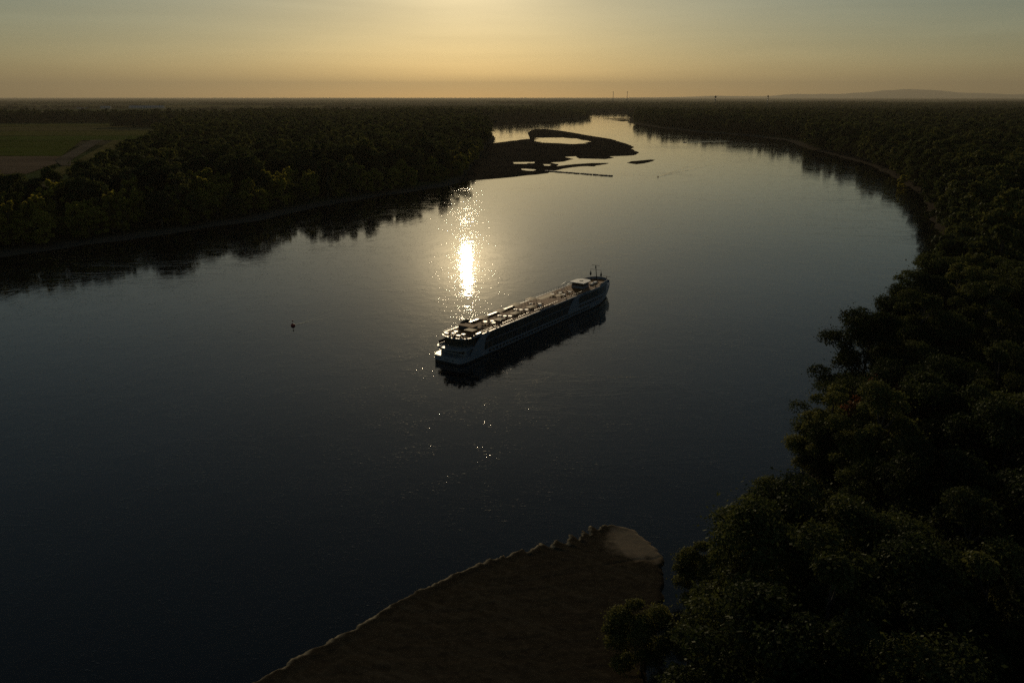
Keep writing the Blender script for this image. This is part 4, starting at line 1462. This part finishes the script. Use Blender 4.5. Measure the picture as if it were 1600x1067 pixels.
def chair(x, y, rz, label, group):
    c = thing('deck_chair', label, 'chair', x, y, DK, rz, group)
    link('seat', ch_seat, c); link('backrest', ch_back, c)
    for sx in (-0.26, 0.26):
        for sy in (-0.26, 0.26):
            link('leg', ch_leg, c, (sx, sy, 0))
TABS = [('aft', 3.9, 2.8), ('aft', 7.2, 1.5), ('aft', 5.2, 0.9), ('aft', 5.9, -2.4), ('aft', 3.9, -1.9),
        ('bar', 22.5, 0.5), ('bar', 24.6, -0.9), ('bar', 22.9, -2.6), ('bar', 26.6, -2.4),
        ('mid', 31.8, 0.9), ('mid', 32.4, -0.9), ('mid', 33.4, -2.4), ('mid', 29.3, -1.4),
        ('mid2', 42.3, 1.0), ('mid2', 43.0, -0.8), ('mid2', 44.2, -2.4),
        ('long', 52.6, 0.8), ('long', 54.3, -1.9), ('long', 52.0, -3.4), ('fwd', 70.5, 2.2), ('fwd', 74.0, 0.6), ('fwd', 72.0, -2.0), ('fwd', 77.5, -1.6)]
WHERE = {'aft': 'on the rounded aft terrace of the ship', 'bar': 'on the sun deck just forward of the bar house',
         'mid': 'on the sun deck between the first and second far awnings', 'mid2': 'on the sun deck between the second and third far awnings',
         'long': 'on the sun deck behind the long awning', 'fwd': 'on the sun deck between the long awning and the wheelhouse'}
for k, (zone, x, y) in enumerate(TABS):
    t = thing('round_table', 'pale round table ' + WHERE[zone], 'table', x, y, DK, 0, 'tables ' + WHERE[zone])
    link('table_top', tt_me, t); link('pedestal', tg_me, t)
    a0 = random.uniform(0, 6)
    for j in range(3):
        a = a0 + j * 2.1
        chair(x + 1.05 * math.cos(a), y + 1.05 * math.sin(a), a - math.pi / 2, 'dark chair ' + WHERE[zone], 'chairs ' + WHERE[zone])
# dark rack of folded chairs at the port rail by the bar house
rk = thing('storage_rack', 'dark bulky rack of folded chairs at the far rail beside the bar house', 'rack', 16.6, 4.7, DK)
b = MB(); b.box(-2.4, 2.4, -0.5, 0.5, 0, 0.9)
link('chest', b.mesh('chest', M['darkgrey']), rk)
for k in range(5):
    b = MB(); b.prism([(-0.15, -0.5, 0.9), (0.25, -0.5, 0.9), (0.75, -0.5, 1.65 + 0.12 * (k % 2)), (0.35, -0.5, 1.8 + 0.12 * (k % 2))], (0, 1.0, 0))
    link('folded_chair', b.mesh('folded_chair', M['black']), rk, (-2.0 + 0.85 * k, 0, 0))

# ------------------------------------------------------------------ buoys, motorboat, groyne
def buoy(x, y, s, label):
    o = bpy.data.objects.new('river_buoy', None)
    root_col.objects.link(o)
    o.location = (x, y, 0); o.scale = (s, s, s)
    tag(o, label, 'buoy')
    b = MB(); b.lathe([(0.5, -0.5), (0.85, -0.2), (0.9, 0.25), (0.72, 0.6), (0.3, 0.85), (0.16, 0.95)], 16)
    link('float', b.mesh('float', M['red'], True), o)
    b = MB(); b.tube((0, 0, 0.9), (0, 0, 1.9), 0.07, n=6)
    link('staff', b.mesh('staff', M['black']), o)
    b = MB(); b.lathe([(0.06, 1.75), (0.24, 1.8), (0.24, 2.25), (0.06, 2.3)], 10)
    link('topmark', b.mesh('topmark', M['red']), o)
buoy(-85.2, 298.0, 1.0, 'dark buoy with topmark floating alone left of the ship')
buoy(162.2, 899.4, 1.0, 'small dark buoy trailing a long wake right of the sand islet')
mbt = bpy.data.objects.new('motorboat', None)
root_col.objects.link(mbt)
mbt.location = (338, 1603, 0); mbt.rotation_euler = (0, 0, R(200))
tag(mbt, 'tiny white motorboat below the far right bank', 'motorboat')
b = MB()
sec = [(-3.2, 1.1, 0.8), (-1, 1.2, 0.8), (1.5, 1.0, 0.95), (3.4, 0.05, 1.15)]
V = [(x, s * w_ * q, z) for x, w_, h_ in sec for s, q, z in ((-1, 1, h_), (-1, 0.6, -0.3), (1, 0.6, -0.3), (1, 1, h_))]
F = [(i * 4 + j, i * 4 + j + 1, (i + 1) * 4 + j + 1, (i + 1) * 4 + j) for i in range(3) for j in range(3)] + [(0, 1, 2, 3)] + [(i * 4, (i + 1) * 4, (i + 1) * 4 + 3, i * 4 + 3) for i in range(3)]
b.add(V, F)
link('hull', b.mesh('hull', M['white']), mbt)
b = MB(); b.prism([(-0.6, -0.7, 0.8), (1.2, -0.7, 0.9), (0.6, -0.6, 1.6), (-0.5, -0.6, 1.6)], (0, 1.35, 0))
link('windscreen', b.mesh('windscreen', M['glass']), mbt)
b = MB(); b.box(-3.6, -3.1, -0.25, 0.25, 0.2, 1.3)
link('outboard_motor', b.mesh('outboard_motor', M['black']), mbt)

gr = bpy.data.objects.new('stone_groyne', None)
root_col.objects.link(gr)
tag(gr, 'long thin dark stone groyne running into the river from the sandbar', 'groyne')
b = MB()
g0, g1 = Vector((40, 975, 0)), Vector((112, 911, 0))
for k in range(230):
    t = random.random()
    c = g0.lerp(g1, t) + Vector((random.uniform(-1.3, 1.3), random.uniform(-1.3, 1.3), 0))
    s = random.uniform(0.4, 0.95)
    pts = [Vector((random.gauss(0, 1), random.gauss(0, 1), random.gauss(0, 0.8))).normalized() for _ in range(4)]
    off = [(x * s * random.uniform(0.8, 1.2), y * s * random.uniform(0.8, 1.2), z * s * 0.8) for x in (-1, 1) for y in (-1, 1) for z in (-1, 1)]
    o8 = [(c.x + q[0], c.y + q[1], 0.25 + q[2]) for q in off]
    b.add(o8, [(0, 1, 3, 2), (4, 6, 7, 5), (0, 4, 5, 1), (2, 3, 7, 6), (0, 2, 6, 4), (1, 5, 7, 3)])
st = link('stones', b.mesh('stones', M['stone']), gr)
st['kind'] = 'stuff'

# ------------------------------------------------------------------ far landmarks on the plain
def chimney(px_az, dist, h, label):
    x, y = math.tan(px_az) * dist, dist
    o = bpy.data.objects.new('chimney', None)
    root_col.objects.link(o)
    o.location = (x, y, 2)
    tag(o, label, 'chimney')
    b = MB(); b.tube((0, 0, 0), (0, 0, h), 3.6, 2.2, 12)
    link('shaft', b.mesh('shaft', M['concrete'], True), o)
    b = MB(); b.tube((0, 0, h - 4), (0, 0, h + 1), 3.5, 3.5, 12)
    link('rim', b.mesh('rim', M['darkgrey']), o)
az = lambda px: math.atan((px - 800) / 1244.0 / (math.cos(R(17.05)) + 381 / 1244.0 * math.sin(R(17.05))))
chimney(az(958), 9000, 138, 'left one of two thin tall chimneys on the horizon')
chimney(az(980), 9000, 140, 'right one of two thin tall chimneys on the horizon')
def water_tower(px, dist, h, rad, label):
    o = bpy.data.objects.new('water_tower', None)
    root_col.objects.link(o)
    o.location = (math.tan(az(px)) * dist, dist, 2)
    tag(o, label, 'tower')
    b = MB(); b.tube((0, 0, 0), (0, 0, h - 12), 3.0, 2.4, 10)
    link('shaft', b.mesh('shaft', M['darkgrey'], True), o)
    b = MB(); b.lathe([(2.4, h - 14), (rad, h - 8), (rad, h - 3), (rad * 0.5, h)], 14)
    link('tank', b.mesh('tank', M['darkgrey'], True), o)
water_tower(1118, 5200, 91, 6, 'far tower with a broad head on the horizon above the right wood')
water_tower(1200, 5200, 94, 4, 'far slimmer tower on the horizon right of the broad headed one')
def hall(x, y, L, D, h, label, rz=0.0, group=None, roof='white'):
    o = bpy.data.objects.new('farm_hall' if L > 60 else 'farm_house', None)
    root_col.objects.link(o)
    o.location = (x, y, 2); o.rotation_euler = (0, 0, rz)
    tag(o, label, 'building', group)
    b = MB(); b.box(-L / 2, L / 2, -D / 2, D / 2, 0, h)
    link('wall', b.mesh('wall', M['white']), o)
    b = MB(); b.prism([(-L / 2 - 0.5, -D / 2 - 0.6, h), (-L / 2 - 0.5, D / 2 + 0.6, h), (-L / 2 - 0.5, 0, h + D * 0.28)], (L + 1, 0, 0))
    link('roof', b.mesh('roof', M[roof]), o)
hall(-2750, 6250, 260, 45, 9, 'long pale farm hall on the plain at the upper left')
hall(-3010, 6150, 70, 35, 10, 'shorter pale hall just left of the long farm hall', 0.1)
for k, (x, y) in enumerate(((-3140, 6050), (-3200, 6120), (-3080, 6000))):
    hall(x, y, 22, 14, 9, 'small pale house in the cluster left of the farm halls', 0.4 * k, 'pale houses by the farm halls', 'roof')

# ------------------------------------------------------------------ haze over the plain
hz = MB(); hz.box(-100000, 100000, -2500, 100000, -4.0, 1750)
m, nt, out = new_mat('haze')
pv = N(nt, 'ShaderNodeVolumePrincipled')
pv.inputs['Color'].default_value = (0.66, 0.60, 0.475, 1)
pv.inputs['Density'].default_value = 1.9e-5
pv.inputs['Anisotropy'].default_value = 0.36
nt.links.new(pv.outputs[0], out.inputs['Volume'])
hzo = link('haze', hz.mesh('haze', m))
tag(hzo, kind='stuff')
